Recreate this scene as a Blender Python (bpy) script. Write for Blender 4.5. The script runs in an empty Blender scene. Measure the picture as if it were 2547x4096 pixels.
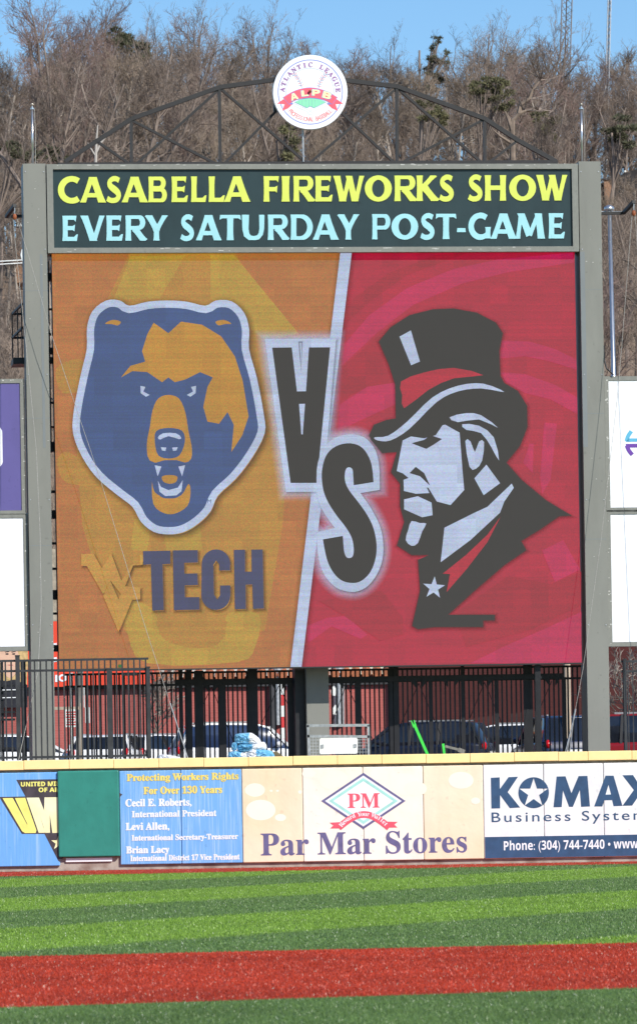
import bpy, bmesh, math, random
import numpy as np
from mathutils import Vector, Matrix
from mathutils.geometry import tessellate_polygon

S = bpy.context.scene
COL = S.collection
# ------------------------------------------------------------------ camera, sky, sun, exposure
F = 19000.0; ROLL = 0.0166; CX = 1273.5; CY = 3165.0; EYE = 1.669     # photograph measured in its own 2547 x 4096 pixels
SUN_AZ, SUN_EL = 38.0, 36.0                                            # sun behind the viewer, to the right
cam = bpy.data.cameras.new("camera"); cam_o = bpy.data.objects.new("camera", cam); COL.objects.link(cam_o)
cr, sr = math.cos(ROLL), math.sin(ROLL)
cam_o.matrix_world = Matrix(((cr, sr, 0, 0), (0, 0, -1, 0), (-sr, cr, 0, EYE), (0, 0, 0, 1)))
cam.sensor_fit = 'VERTICAL'; cam.sensor_height = 24.0; cam.sensor_width = 24.0
cam.lens = F / 4096 * 24.0
cam.shift_y = (CY - 2048) / 4096.0
cam.clip_start = 0.5; cam.clip_end = 6000
cam.dof.use_dof = True; cam.dof.focus_distance = 109.0; cam.dof.aperture_fstop = 5.0
S.camera = cam_o
W = bpy.data.worlds.new("World"); S.world = W; W.use_nodes = True
nt = W.node_tree; bg = nt.nodes['Background']; bg.inputs[1].default_value = 0.10
sky = nt.nodes.new('ShaderNodeTexSky'); sky.sky_type = 'NISHITA'; sky.sun_disc = False
sky.sun_elevation = math.radians(SUN_EL); sky.sun_rotation = math.radians(180 - SUN_AZ)
sky.air_density = 1.0; sky.dust_density = 0.15; sky.ozone_density = 4.0; sky.altitude = 200
hsv = nt.nodes.new('ShaderNodeHueSaturation'); hsv.inputs['Saturation'].default_value = 1.16; hsv.inputs['Value'].default_value = 1.0; nt.links.new(sky.outputs[0], hsv.inputs['Color']); nt.links.new(hsv.outputs[0], bg.inputs[0])
sun = bpy.data.lights.new("sun", 'SUN'); sun.energy = 3.9; sun.angle = math.radians(0.5); sun.color = (1.0, 0.95, 0.87)
sun_o = bpy.data.objects.new("sun", sun); COL.objects.link(sun_o)
a, e = math.radians(SUN_AZ), math.radians(SUN_EL)
SUNV = Vector((math.sin(a) * math.cos(e), -math.cos(a) * math.cos(e), math.sin(e)))
sun_o.rotation_euler = SUNV.to_track_quat('Z', 'Y').to_euler(); sun_o.location = (40, -60, 60)
S.view_settings.view_transform = 'Standard'; S.view_settings.look = 'None'
EXPO = 0.45; S.view_settings.exposure = EXPO; S.view_settings.gamma = 1.0; S.view_settings.use_curve_mapping = False
S.render.engine = 'CYCLES'; S.cycles.max_bounces = 6; S.cycles.transparent_max_bounces = 16
try: S.cycles.use_denoising = True
except Exception: pass

# ------------------------------------------------------------------ helpers
def ray(x, y):
    dx, dy = x - CX, y - CY
    return (dx * cr - dy * sr) / F, (-dx * sr - dy * cr) / F
def at(x, y, Y):
    a_, b_ = ray(x, y); return Vector((a_ * Y, Y, EYE + b_ * Y))
class Plane:
    """an upright plane: u runs to the right, v is height, off comes out towards the field"""
    def __init__(s, o, yaw):
        s.o = Vector((o[0], o[1], 0)); s.u = Vector((math.cos(yaw), math.sin(yaw), 0)); s.n = Vector((math.sin(yaw), -math.cos(yaw), 0))
    def uv(s, x, y):
        a_, b_ = ray(x, y); d = Vector((a_, 1, b_)); t = s.o.dot(s.n) / d.dot(s.n); p = d * t
        return (p - s.o).dot(s.u), p.z + EYE
    def W(s, u, v, off=0.0):
        p = s.o + s.u * u + s.n * off; return Vector((p.x, p.y, v))
    def P(s, x, y, off=0.0): return s.W(*s.uv(x, y), off)

class MB:
    def __init__(s): s.v = []; s.f = []; s.m = []; s.att = None
    def add(s, vs, fs, m=0):
        b = len(s.v); s.v.extend(vs)
        for f_ in fs: s.f.append([b + i for i in f_]); s.m.append(m)
        return s
    def hexa(s, c, m=0):      # 8 corners: 4 of one face in order, then 4 of the opposite face
        return s.add(c, [(3, 2, 1, 0), (4, 5, 6, 7), (0, 1, 5, 4), (1, 2, 6, 5), (2, 3, 7, 6), (3, 0, 4, 7)], m)
    def box(s, x0, x1, y0, y1, z0, z1, m=0):
        return s.hexa([(x0, y0, z0), (x1, y0, z0), (x1, y1, z0), (x0, y1, z0), (x0, y0, z1), (x1, y0, z1), (x1, y1, z1), (x0, y1, z1)], m)
    def boxp(s, pl, u0, u1, v0, v1, o0, o1, m=0):
        if u0 > u1: u0, u1 = u1, u0
        if v0 > v1: v0, v1 = v1, v0
        return s.hexa([pl.W(u0, v0, o1), pl.W(u1, v0, o1), pl.W(u1, v0, o0), pl.W(u0, v0, o0),
                       pl.W(u0, v1, o1), pl.W(u1, v1, o1), pl.W(u1, v1, o0), pl.W(u0, v1, o0)], m)
    def boxpx(s, pl, xa, ya, xb, yb, o0, o1, m=0):
        ua, va = pl.uv(xa, ya); ub, vb = pl.uv(xb, yb); return s.boxp(pl, ua, ub, va, vb, o0, o1, m)
    def barpx(s, pl, A, B, w, o0, o1, m=0):
        a_ = Vector(pl.uv(*A)); b_ = Vector(pl.uv(*B)); d = (b_ - a_).normalized(); n = Vector((-d.y, d.x)) * w / 2
        return s.prism(pl, [[a_ + n, a_ - n, b_ - n, b_ + n]], o0, o1, m)
    def prism(s, pl, loops, o0, o1, m=0):
        loops = [[(float(p[0]), float(p[1])) for p in l] for l in loops]
        flat = [p for l in loops for p in l]; n = len(flat)
        tris = tessellate_polygon([[Vector((p[0], p[1], 0)) for p in l] for l in loops])
        vs = [pl.W(p[0], p[1], o1) for p in flat]; fs = []
        for t in tris:
            A, B, C = (flat[i] for i in t)
            ar = (B[0] - A[0]) * (C[1] - A[1]) - (B[1] - A[1]) * (C[0] - A[0])
            fs.append(tuple(t) if ar > 0 else tuple(reversed(t)))
        if o0 is not None:
            vs += [pl.W(p[0], p[1], o0) for p in flat]; b = 0
            for k, l in enumerate(loops):
                L = len(l); ar = sum(l[i][0] * l[(i + 1) % L][1] - l[(i + 1) % L][0] * l[i][1] for i in range(L))
                for i in range(L):
                    j = (i + 1) % L
                    q = (b + i, b + j, n + b + j, n + b + i)
                    fs.append(q if (ar > 0) != (k == 0) else tuple(reversed(q)))
                b += L
        return s.add(vs, fs, m)
    def poly(s, pl, pts, o0, o1, m=0): return s.prism(pl, [[pl.uv(*p) for p in pts]], o0, o1, m)
    def polyh(s, pl, loops, o0, o1, m=0): return s.prism(pl, [[pl.uv(*p) for p in l] for l in loops], o0, o1, m)
    def tube(s, pts, r, n=8, m=0, caps=True):
        pts = [Vector(p) for p in pts]; R = r if isinstance(r, (list, tuple)) else [r] * len(pts)
        b = len(s.v); k = len(pts)
        for i, p in enumerate(pts):
            d = (pts[min(i + 1, k - 1)] - pts[max(i - 1, 0)]).normalized()
            q = d.cross(Vector((0, 1, 0)) if abs(d.y) < .9 else Vector((1, 0, 0))).normalized(); w = d.cross(q)
            for j in range(n):
                t = 2 * math.pi * j / n; s.v.append(p + (q * math.cos(t) + w * math.sin(t)) * R[i])
        for i in range(k - 1):
            for j in range(n):
                j2 = (j + 1) % n
                s.f.append([b + i * n + j, b + i * n + j2, b + (i + 1) * n + j2, b + (i + 1) * n + j]); s.m.append(m)
        if caps:
            s.f.append([b + j for j in reversed(range(n))]); s.m.append(m)
            s.f.append([b + (k - 1) * n + j for j in range(n)]); s.m.append(m)
        return s
    def beam(s, A, B, w, m=0, h=None):   # square bar between two world points
        A, B = Vector(A), Vector(B); d = (B - A).normalized()
        q = d.cross(Vector((0, 0, 1)) if abs(d.z) < .9 else Vector((0, 1, 0))).normalized(); t = q.cross(d).normalized()
        q = q * w / 2; t = t * (h or w) / 2
        return s.hexa([A - q - t, A + q - t, A + q + t, A - q + t, B - q - t, B + q - t, B + q + t, B - q + t], m)
    def sphere(s, c, r, nu=14, nv=8, m=0):
        c = Vector(c); r = Vector(r) if not isinstance(r, (int, float)) else Vector((r, r, r)); b = len(s.v)
        for i in range(nv + 1):
            for j in range(nu):
                th, ph = math.pi * i / nv, 2 * math.pi * j / nu
                s.v.append(c + Vector((r.x * math.sin(th) * math.cos(ph), r.y * math.sin(th) * math.sin(ph), r.z * math.cos(th))))
        for i in range(nv):
            for j in range(nu):
                j2 = (j + 1) % nu; s.f.append([b + i * nu + j, b + (i + 1) * nu + j, b + (i + 1) * nu + j2, b + i * nu + j2]); s.m.append(m)
        return s
    def build(s, name, mats, parent=None, bevel=0, smooth=False, seg=2):
        me = bpy.data.meshes.new(name); off = parent.matrix_world.translation if parent else Vector((0, 0, 0))
        if parent: off = world_loc(parent)
        me.from_pydata([tuple(Vector(v) - off) for v in s.v], [], s.f)
        mats = mats if isinstance(mats, (list, tuple)) else [mats]
        for m_ in mats: me.materials.append(m_)
        if len(mats) > 1: me.polygons.foreach_set("material_index", s.m)
        if s.att is not None:
            at_ = me.attributes.new("fade", 'FLOAT', 'POINT'); at_.data.foreach_set("value", s.att)
        if bevel or True:
            bm = bmesh.new(); bm.from_mesh(me)
            bmesh.ops.dissolve_degenerate(bm, dist=1e-6, edges=bm.edges)
            if bevel: bmesh.ops.bevel(bm, geom=list(bm.edges), offset=bevel, segments=seg, profile=.5, affect='EDGES')
            if bevel: bmesh.ops.recalc_face_normals(bm, faces=bm.faces)
            bm.to_mesh(me); bm.free()
        if smooth: me.polygons.foreach_set("use_smooth", [True] * len(me.polygons))
        o = bpy.data.objects.new(name, me); COL.objects.link(o)
        if parent: o.parent = parent
        return o
def world_loc(o):
    p = Vector(o.location)
    while o.parent: o = o.parent; p = p + Vector(o.location)
    return p
def tag(o, label=None, cat=None, group=None, kind=None):
    if label: o['label'] = label
    if cat: o['category'] = cat
    if group: o['group'] = group
    if kind: o['kind'] = kind
    return o
def thing(name, label, cat, loc, group=None):
    o = bpy.data.objects.new(name, None); COL.objects.link(o); o.location = loc; o.empty_display_size = .3
    return tag(o, label, cat, group)
def structure(o): o['kind'] = 'structure'; return o
def copy_tree(o, parent=None):
    c = o.copy(); COL.objects.link(c)
    if parent: c.parent = parent
    for ch in list(o.children): copy_tree(ch, c)
    return c
def smooth_loop(pts, k=4, closed=True):
    n = len(pts); out = []
    for i in range(n if closed else n - 1):
        p0, p1, p2, p3 = (pts[(i - 1) % n] if closed or i else pts[0], pts[i], pts[(i + 1) % n], pts[(i + 2) % n] if closed or i < n - 2 else pts[-1])
        for j in range(k):
            t = j / k; t2, t3 = t * t, t * t * t
            out.append(tuple(.5 * (2 * p1[c] + (p2[c] - p0[c]) * t + (2 * p0[c] - 5 * p1[c] + 4 * p2[c] - p3[c]) * t2 + (-p0[c] + 3 * p1[c] - 3 * p2[c] + p3[c]) * t3) for c in (0, 1)))
    if not closed: out.append(tuple(pts[-1]))
    return out
def stroke(pts, w):        # ribbon outline round a polyline; w is one width or one per point
    n = len(pts); ws = w if isinstance(w, (list, tuple)) else [w] * n; L, R = [], []
    for i in range(n):
        ax, ay = pts[max(i - 1, 0)]; bx, by = pts[min(i + 1, n - 1)]; dx, dy = bx - ax, by - ay; l = math.hypot(dx, dy) or 1
        nx, ny = -dy / l * ws[i] / 2, dx / l * ws[i] / 2
        L.append((pts[i][0] + nx, pts[i][1] + ny)); R.append((pts[i][0] - nx, pts[i][1] - ny))
    return L + R[::-1]
def grow(pts, d):          # outline pushed outwards by d (photo pixels, y down)
    n = len(pts); ar = sum(pts[i][0] * pts[(i + 1) % n][1] - pts[(i + 1) % n][0] * pts[i][1] for i in range(n)); sg = 1 if ar > 0 else -1; out = []
    for i in range(n):
        p, a_, b_ = Vector(pts[i]), Vector(pts[i - 1]), Vector(pts[(i + 1) % n]); d1, d2 = (p - a_), (b_ - p)
        if d1.length < 1e-6 or d2.length < 1e-6: out.append(tuple(p)); continue
        d1.normalize(); d2.normalize(); n1, n2 = Vector((d1.y, -d1.x)) * sg, Vector((d2.y, -d2.x)) * sg
        m_ = n1 + n2; m_ = m_.normalized() if m_.length > .1 else n1
        out.append(tuple(p + m_ * d / max(.5, m_.dot(n1))))
    return out
def ngon_star(cx, cy, R, r, k=5, rot=-90): return [(cx + (R if i % 2 == 0 else r) * math.cos(math.radians(rot + i * 180 / k)), cy + (R if i % 2 == 0 else r) * math.sin(math.radians(rot + i * 180 / k))) for i in range(2 * k)]
def circ(cx, cy, rx, ry=None, n=40): ry = ry or rx; return [(cx + rx * math.cos(2 * math.pi * i / n), cy + ry * math.sin(2 * math.pi * i / n)) for i in range(n)]

# lettering: Blender's own built-in font (its serif and sans bold letters sit in the mathematical block)
def serif(s): return ''.join(chr(0x1D400 + ord(c) - 65) if 'A' <= c <= 'Z' else chr(0x1D41A + ord(c) - 97) if 'a' <= c <= 'z' else chr(0x1D7CE + ord(c) - 48) if '0' <= c <= '9' else c for c in s)
def sans(s): return ''.join(chr(0x1D5D4 + ord(c) - 65) if 'A' <= c <= 'Z' else chr(0x1D5EE + ord(c) - 97) if 'a' <= c <= 'z' else chr(0x1D7EC + ord(c) - 48) if '0' <= c <= '9' else c for c in s)
_tc = {}
def text2d(s, fat=0.0, sp=1.0):
    k = (s, fat, sp)
    if k not in _tc:
        c = bpy.data.curves.new("lettering", 'FONT'); c.body = s; c.offset = fat; c.space_character = sp; c.resolution_u = 4
        o = bpy.data.objects.new("lettering", c); COL.objects.link(o)
        dg = bpy.context.evaluated_depsgraph_get(); me = bpy.data.meshes.new_from_object(o.evaluated_get(dg))
        V = [(v.co.x, v.co.y) for v in me.vertices]; Fs = [tuple(p.vertices) for p in me.polygons]
        bpy.data.objects.remove(o); bpy.data.curves.remove(c); bpy.data.meshes.remove(me); _tc[k] = (V, Fs)
    return _tc[k]
def put_text(mb, pl, s, x0, yb, x1, h, off, fat=0.0, sp=1.0, m=0, shift=(0, 0)):
    """ink box: left edge x0, right edge x1, lowest ink at yb (at x0), ink height h, all in photo pixels"""
    V, Fs = text2d(s, fat, sp); xs = [v[0] for v in V]; ys = [v[1] for v in V]
    mnx, mxx, mny, mxy = min(xs), max(xs), min(ys), max(ys)
    u0, v0 = pl.uv(x0 + shift[0], yb + shift[1]); u1, _ = pl.uv(x1 + shift[0], yb + shift[1]); _, v1 = pl.uv(x0 + shift[0], yb - h + shift[1])
    vs = [pl.W(u0 + (x - mnx) / (mxx - mnx) * (u1 - u0), v0 + (y - mny) / (mxy - mny) * (v1 - v0), off) for x, y in V]
    mb.add(vs, Fs, m); return mb
def arc_text(mb, pl, s, cx, cy, R, a0, a1, h, off, fat=0, m=0, inside=False, sx=1.0):
    """letters set round a circle; angles in degrees clockwise from the top; inside = feet outwards"""
    chars = [c for c in s]; n = len(chars)
    for i, ch in enumerate(chars):
        if ch == ' ': continue
        t = math.radians(a0 + (a1 - a0) * i / (n - 1)); V, Fs = text2d(ch, fat)
        xs = [v[0] for v in V]; ys = [v[1] for v in V]; mx = (min(xs) + max(xs)) / 2; sc = h / .72
        vs = []
        for x, y in V:
            lx, ly = (x - mx) * sc * sx, y * sc
            if inside: px_, py_ = cx + math.sin(t) * (R - ly) - math.cos(t) * lx * -1 * -1, cy - math.cos(t) * (R - ly) - math.sin(t) * lx
            else: px_, py_ = cx + math.sin(t) * (R + ly) + math.cos(t) * lx, cy - math.cos(t) * (R + ly) + math.sin(t) * lx
            vs.append(pl.P(px_, py_, off))
        mb.add(vs, Fs, m)
    return mb

# ------------------------------------------------------------------ materials
def lin(r, g, b): return tuple(((c / 255) / 12.92 if c / 255 <= .04045 else ((c / 255 + .055) / 1.055) ** 2.4) for c in (r, g, b))
def newmat(name):
    m = bpy.data.materials.new(name); m.use_nodes = True; n = m.node_tree.nodes; return m, n, m.node_tree.links, n['Principled BSDF']
def pmat(name, col, rough=.6, var=.12, scale=3.0, bump=0.0, bscale=None, metal=0.0, stretch=(1, 1, 1), spec=.4, detail=6, dark=None, thr=(.35, .65), dirt=0.0, dstretch=(1, 1, .25), dscale=2.2):
    m, n, l, b = newmat(name)
    geo = n.new('ShaderNodeNewGeometry'); mp = n.new('ShaderNodeMapping'); mp.inputs['Scale'].default_value = stretch
    l.new(geo.outputs['Position'], mp.inputs['Vector'])
    nz = n.new('ShaderNodeTexNoise'); nz.inputs['Scale'].default_value = scale; nz.inputs['Detail'].default_value = detail; l.new(mp.outputs[0], nz.inputs['Vector'])
    rp = n.new('ShaderNodeValToRGB'); rp.color_ramp.elements[0].position, rp.color_ramp.elements[1].position = thr
    d = dark or tuple(c * (1 - var) for c in col); u = tuple(min(1, c * (1 + var)) for c in col) if not dark else col
    rp.color_ramp.elements[0].color = (*d, 1); rp.color_ramp.elements[1].color = (*u, 1)
    l.new(nz.outputs['Fac'], rp.inputs[0]); out_ = rp.outputs[0]
    if dirt:
        m2 = n.new('ShaderNodeMapping'); m2.inputs['Scale'].default_value = dstretch; m2.inputs['Location'].default_value = (3.1, 7.7, 1.3); l.new(geo.outputs['Position'], m2.inputs['Vector'])
        dn = n.new('ShaderNodeTexNoise'); dn.inputs['Scale'].default_value = dscale; dn.inputs['Detail'].default_value = 8; dn.inputs['Roughness'].default_value = .65; l.new(m2.outputs[0], dn.inputs['Vector'])
        sp = n.new('ShaderNodeTexNoise'); sp.inputs['Scale'].default_value = 9; sp.inputs['Detail'].default_value = 2; l.new(geo.outputs['Position'], sp.inputs['Vector'])
        r1 = n.new('ShaderNodeMapRange'); r1.inputs[1].default_value = .46; r1.inputs[2].default_value = .72; r1.inputs[3].default_value = 1.0; r1.inputs[4].default_value = 1 - dirt; l.new(dn.outputs['Fac'], r1.inputs[0])
        r2 = n.new('ShaderNodeMapRange'); r2.inputs[1].default_value = .66; r2.inputs[2].default_value = .74; r2.inputs[3].default_value = 1.0; r2.inputs[4].default_value = 1 - dirt * 1.3; l.new(sp.outputs['Fac'], r2.inputs[0])
        mm = n.new('ShaderNodeMath'); mm.operation = 'MULTIPLY'; l.new(r1.outputs[0], mm.inputs[0]); l.new(r2.outputs[0], mm.inputs[1])
        vs_ = n.new('ShaderNodeVectorMath'); vs_.operation = 'SCALE'; l.new(rp.outputs[0], vs_.inputs[0]); l.new(mm.outputs[0], vs_.inputs['Scale']); out_ = vs_.outputs[0]
    l.new(out_, b.inputs['Base Color'])
    b.inputs['Roughness'].default_value = rough; b.inputs['Metallic'].default_value = metal; b.inputs['Specular IOR Level'].default_value = spec
    if bump:
        n2 = n.new('ShaderNodeTexNoise'); n2.inputs['Scale'].default_value = bscale or scale * 4; n2.inputs['Detail'].default_value = 4; l.new(mp.outputs[0], n2.inputs['Vector'])
        bp = n.new('ShaderNodeBump'); bp.inputs['Strength'].default_value = bump; bp.inputs['Distance'].default_value = .02
        l.new(n2.outputs['Fac'], bp.inputs['Height']); l.new(bp.outputs[0], b.inputs['Normal'])
    return m
def mathn(n, l, op, a_, b_=None, c_=None):
    q = n.new('ShaderNodeMath'); q.operation = op
    for i, x in enumerate((a_, b_, c_)):
        if x is None: continue
        if isinstance(x, (int, float)): q.inputs[i].default_value = x
        else: l.new(x, q.inputs[i])
    return q.outputs[0]
PITCH = 0.0174
def led(name, rgb, grain=.5, fade=False, base=.036):
    """an LED picture: dark face plus the light its diodes give, one dot per cell"""
    m, n, l, b = newmat(name)
    b.inputs['Base Color'].default_value = (base, base * .96, base * .88, 1); b.inputs['Roughness'].default_value = .75; b.inputs['Specular IOR Level'].default_value = .2
    geo = n.new('ShaderNodeNewGeometry'); sep = n.new('ShaderNodeSeparateXYZ'); l.new(geo.outputs['Position'], sep.inputs[0])
    cu, cv = mathn(n, l, 'DIVIDE', sep.outputs[0], PITCH), mathn(n, l, 'DIVIDE', sep.outputs[2], PITCH)
    fu, fv = mathn(n, l, 'FLOOR', cu), mathn(n, l, 'FLOOR', cv)
    cb = n.new('ShaderNodeCombineXYZ'); l.new(fu, cb.inputs[0]); l.new(fv, cb.inputs[1])
    wn = n.new('ShaderNodeTexWhiteNoise'); wn.noise_dimensions = '3D'; l.new(cb.outputs[0], wn.inputs[0])
    mu, mv = mathn(n, l, 'FLOOR', mathn(n, l, 'DIVIDE', sep.outputs[0], .42)), mathn(n, l, 'FLOOR', mathn(n, l, 'DIVIDE', sep.outputs[2], .42))
    cm = n.new('ShaderNodeCombineXYZ'); l.new(mu, cm.inputs[0]); l.new(mv, cm.inputs[1])
    wm = n.new('ShaderNodeTexWhiteNoise'); wm.noise_dimensions = '3D'; l.new(cm.outputs[0], wm.inputs[0])
    row = n.new('ShaderNodeTexWhiteNoise'); row.noise_dimensions = '1D'; l.new(mathn(n, l, 'FLOOR', mathn(n, l, 'DIVIDE', sep.outputs[2], PITCH * 2)), row.inputs['W'])
    t = lin(*rgb); em = tuple(max(0.0, t[i] - (.066, .06, .052)[i]) / 2 ** EXPO for i in range(3))
    hs = n.new('ShaderNodeMix'); hs.data_type = 'RGBA'; hs.blend_type = 'MULTIPLY'; hs.inputs[0].default_value = 1.0
    cr_ = n.new('ShaderNodeMix'); cr_.data_type = 'RGBA'; cr_.inputs[6].default_value = (1 - grain,) * 3 + (1,); cr_.inputs[7].default_value = (1 + grain, 1 + grain, 1 + grain, 1)
    sc_ = n.new('ShaderNodeVectorMath'); sc_.operation = 'MULTIPLY_ADD'; l.new(wn.outputs['Color'], sc_.inputs[0]); sc_.inputs[1].default_value = (2 * grain,) * 3; sc_.inputs[2].default_value = (1 - grain,) * 3
    l.new(sc_.outputs[0], hs.inputs[7]); hs.inputs[6].default_value = (*em, 1)
    n.remove(cr_)
    # dark gaps between the rows and columns of diodes
    gu = mathn(n, l, 'PINGPONG', cu, .5); gv = mathn(n, l, 'PINGPONG', cv, .5)
    dot = mathn(n, l, 'MULTIPLY', mathn(n, l, 'GREATER_THAN', gu, .09), mathn(n, l, 'GREATER_THAN', gv, .09))
    st = mathn(n, l, 'MULTIPLY', mathn(n, l, 'MULTIPLY_ADD', dot, .55, .62), mathn(n, l, 'MULTIPLY_ADD', wm.outputs['Value'], .16, .90))
    st = mathn(n, l, 'MULTIPLY', st, mathn(n, l, 'MULTIPLY_ADD', row.outputs['Value'], .14, .93))
    l.new(hs.outputs[2], b.inputs['Emission Color']); l.new(st, b.inputs['Emission Strength'])
    if fade:
        at_ = n.new('ShaderNodeAttribute'); at_.attribute_name = 'fade'; tr = n.new('ShaderNodeBsdfTransparent'); mx = n.new('ShaderNodeMixShader')
        l.new(at_.outputs['Fac'], mx.inputs[0]); l.new(tr.outputs[0], mx.inputs[1]); l.new(b.outputs[0], mx.inputs[2]); l.new(mx.outputs[0], n['Material Output'].inputs['Surface'])
    return m
def brick(name, c1, c2, mort, sc=1.0, ang=0.0):
    m, n, l, b = newmat(name)
    geo = n.new('ShaderNodeNewGeometry'); sep = n.new('ShaderNodeSeparateXYZ'); l.new(geo.outputs['Position'], sep.inputs[0])
    cb = n.new('ShaderNodeCombineXYZ'); l.new(mathn(n, l, 'ADD', sep.outputs[0], sep.outputs[1]), cb.inputs[0]); l.new(sep.outputs[2], cb.inputs[1])
    bt = n.new('ShaderNodeTexBrick'); l.new(cb.outputs[0], bt.inputs['Vector']); bt.inputs['Scale'].default_value = 1.0 / sc
    bt.inputs['Brick Width'].default_value = .24; bt.inputs['Row Height'].default_value = .08; bt.inputs['Mortar Size'].default_value = .008
    bt.inputs['Color1'].default_value = (*c1, 1); bt.inputs['Color2'].default_value = (*c2, 1); bt.inputs['Mortar'].default_value = (*mort, 1)
    nz = n.new('ShaderNodeTexNoise'); nz.inputs['Scale'].default_value = .9; nz.inputs['Detail'].default_value = 5; l.new(geo.outputs['Position'], nz.inputs['Vector'])
    mx = n.new('ShaderNodeMix'); mx.data_type = 'RGBA'; mx.blend_type = 'MULTIPLY'; mx.inputs[0].default_value = .5
    l.new(bt.outputs['Color'], mx.inputs[6]); l.new(nz.outputs['Fac'], mx.inputs[7]); l.new(mx.outputs[2], b.inputs['Base Color']); b.inputs['Roughness'].default_value = .85
    return m
M = {}
M['grey_paint'] = pmat('grey painted steel', (.198, .200, .178), .5, .05, 1.2, stretch=(1, 1, .4), dirt=0.13)
M['grey_scuff'] = pmat('scuffed grey paint', (.212, .215, .192), .5, .05, 14, dark=(.19, .194, .175), dirt=0.14)
M['pale_patch'] = pmat('blue grey repaint', (.175, .192, .197), .45, .04, 2)
M['scuff'] = pmat('bare scuffs', (.50, .50, .47), .7, .1, 20)
M['truss'] = pmat('charcoal truss paint', (.020, .019, .0195), .55, .12, 5)
M['black'] = pmat('black powder coat', (.012, .012, .014), .45, .2, 8)
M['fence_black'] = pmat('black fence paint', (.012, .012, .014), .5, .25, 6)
M['fence_lit'] = pmat('sunlit black fence paint', (.034, .036, .040), .5, .25, 6)  # lighter copy of the fence black, sunlight put into its colour
M['galv'] = pmat('galvanised steel', (.42, .43, .44), .4, .2, 12, metal=.55)
M['steel'] = pmat('bright steel', (.62, .63, .64), .28, .06, 6, metal=.85)
M['brass'] = pmat('dull gilt ball', (.48, .42, .34), .3, .1, 6, metal=.8)
M['slate'] = pmat('dark slate vinyl', (.018, .037, .040), .35, .07, 2.0, bump=.25, bscale=1.6, dirt=0.2)
M['yellow_letter'] = pmat('yellow vinyl letters', (.60, .68, .105), .45, .03, 3)
M['cyan_letter'] = pmat('pale cyan vinyl letters', (.31, .61, .67), .45, .03, 3)
M['letter_shade'] = pmat('dark letter edging', (.008, .02, .028), .5, .1, 3)
M['white_vinyl'] = pmat('white vinyl', (.78, .79, .80), .45, .03, 1.5, bump=.55, bscale=3.2, dirt=0.1)
M['board_white'] = pmat('white sign board', (.80, .81, .85), .4, .015, 1, dirt=0.05)
M['purple'] = pmat('purple sign vinyl', (.105, .088, .27), .45, .05, 1, dirt=0.1)
M['purple_ink'] = pmat('violet ink', (.13, .045, .32), .45, .05, 2)
M['sky_ink'] = pmat('light blue ink', (.10, .40, .60), .45, .05, 2)
M['navy_ink'] = pmat('navy ink', (.030, .075, .16), .5, .12, 5)
M['navy_soft'] = pmat('faded purple navy ink', (.125, .115, .25), .55, .12, 8)
M['cap_yellow'] = pmat('yellow cap padding', (.95, .75, .36), .5, .05, 2.5, dark=(.93, .71, .32), dirt=0.05)
M['green_pad'] = pmat('green vinyl pad', (.028, .225, .18), .45, .06, 3, bump=.25, bscale=3, dirt=0.10)
M['concrete'] = pmat('stained concrete', (.40, .35, .30), .9, .15, 2.2, bump=.4, bscale=16, dark=(.24, .17, .14), thr=(.38, .56))
M['ledge'] = pmat('weathered wall top', (.33, .31, .27), .9, .2, 7)
def banner(name, c_mid, c_alt, streak=(6, 6, .35), thr=(.35, .7), sc=1.5, bump=.22):
    return pmat(name, c_mid, .45, .1, sc, bump=bump, bscale=2.2, stretch=streak, dark=c_alt, thr=thr, dirt=.10)
M['blue_banner'] = banner('faded blue vinyl', (.40, .60, .85), (.15, .39, .79), streak=(14, 14, .5), thr=(.52, .85))
M['blue_banner2'] = banner('streaked blue vinyl', (.48, .66, .86), (.165, .40, .77), streak=(16, 16, .45), thr=(.48, .84), sc=2.2)
M['beige_banner'] = pmat('peach vinyl', (.85, .74, .58), .5, .1, .35, bump=.6, bscale=3, dark=(.84, .66, .45), dirt=0.09)
M['cream_banner'] = pmat('cream vinyl', (.86, .82, .75), .5, .1, .5, bump=.6, bscale=3, dark=(.86, .78, .66), dirt=0.1)
M['bokeh'] = pmat('pale bokeh print', (.87, .80, .69), .5, .02, 2)
M['bokeh2'] = pmat('soft bokeh print', (.86, .79, .67), .5, .02, 2)
M['black_ink'] = pmat('charcoal ink', (.06, .05, .06), .5, .2, 6)
M['lemon_ink'] = pmat('lemon ink', (.80, .78, .20), .5, .08, 6)
M['pale_lemon_ink'] = pmat('lemon ink fading to white', (.86, .86, .62), .5, .06, 1.2, dark=(.82, .80, .34))
M['gold_ink'] = pmat('old gold ink', (.80, .66, .16), .5, .08, 8)
M['white_ink'] = pmat('white ink', (.80, .82, .86), .5, .04, 8)
M['pink_ink'] = pmat('rose red ink', (.74, .10, .15), .5, .08, 5)
M['teal_ink'] = pmat('pale teal ink', (.35, .68, .62), .5, .08, 5)
M['star_red'] = pmat('coral red ink', (.80, .115, .16), .45, .04, 5)
M['field_mint'] = pmat('mint ink', (.24, .70, .42), .45, .04, 5)
M['peri_ink'] = pmat('periwinkle ink', (.20, .23, .60), .45, .05, 5)
M['mauve_ink'] = pmat('mauve ink', (.30, .14, .36), .45, .08, 9)
M['thin_red'] = pmat('pale red ink', (.76, .22, .22), .45, .05, 5)
M['cream_ink'] = pmat('cream yellow ink', (.85, .84, .45), .45, .03, 5)
M['grey_line'] = pmat('grey line ink', (.42, .48, .58), .45, .03, 5)
M['blue_line'] = pmat('stitch blue ink', (.22, .28, .48), .45, .03, 5)
M['rope'] = pmat('grey white rope', (.36, .35, .325), .8, .2, 30)
M['rust'] = pmat('rust red pulley', (.30, .085, .03), .6, .25, 10)
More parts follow.
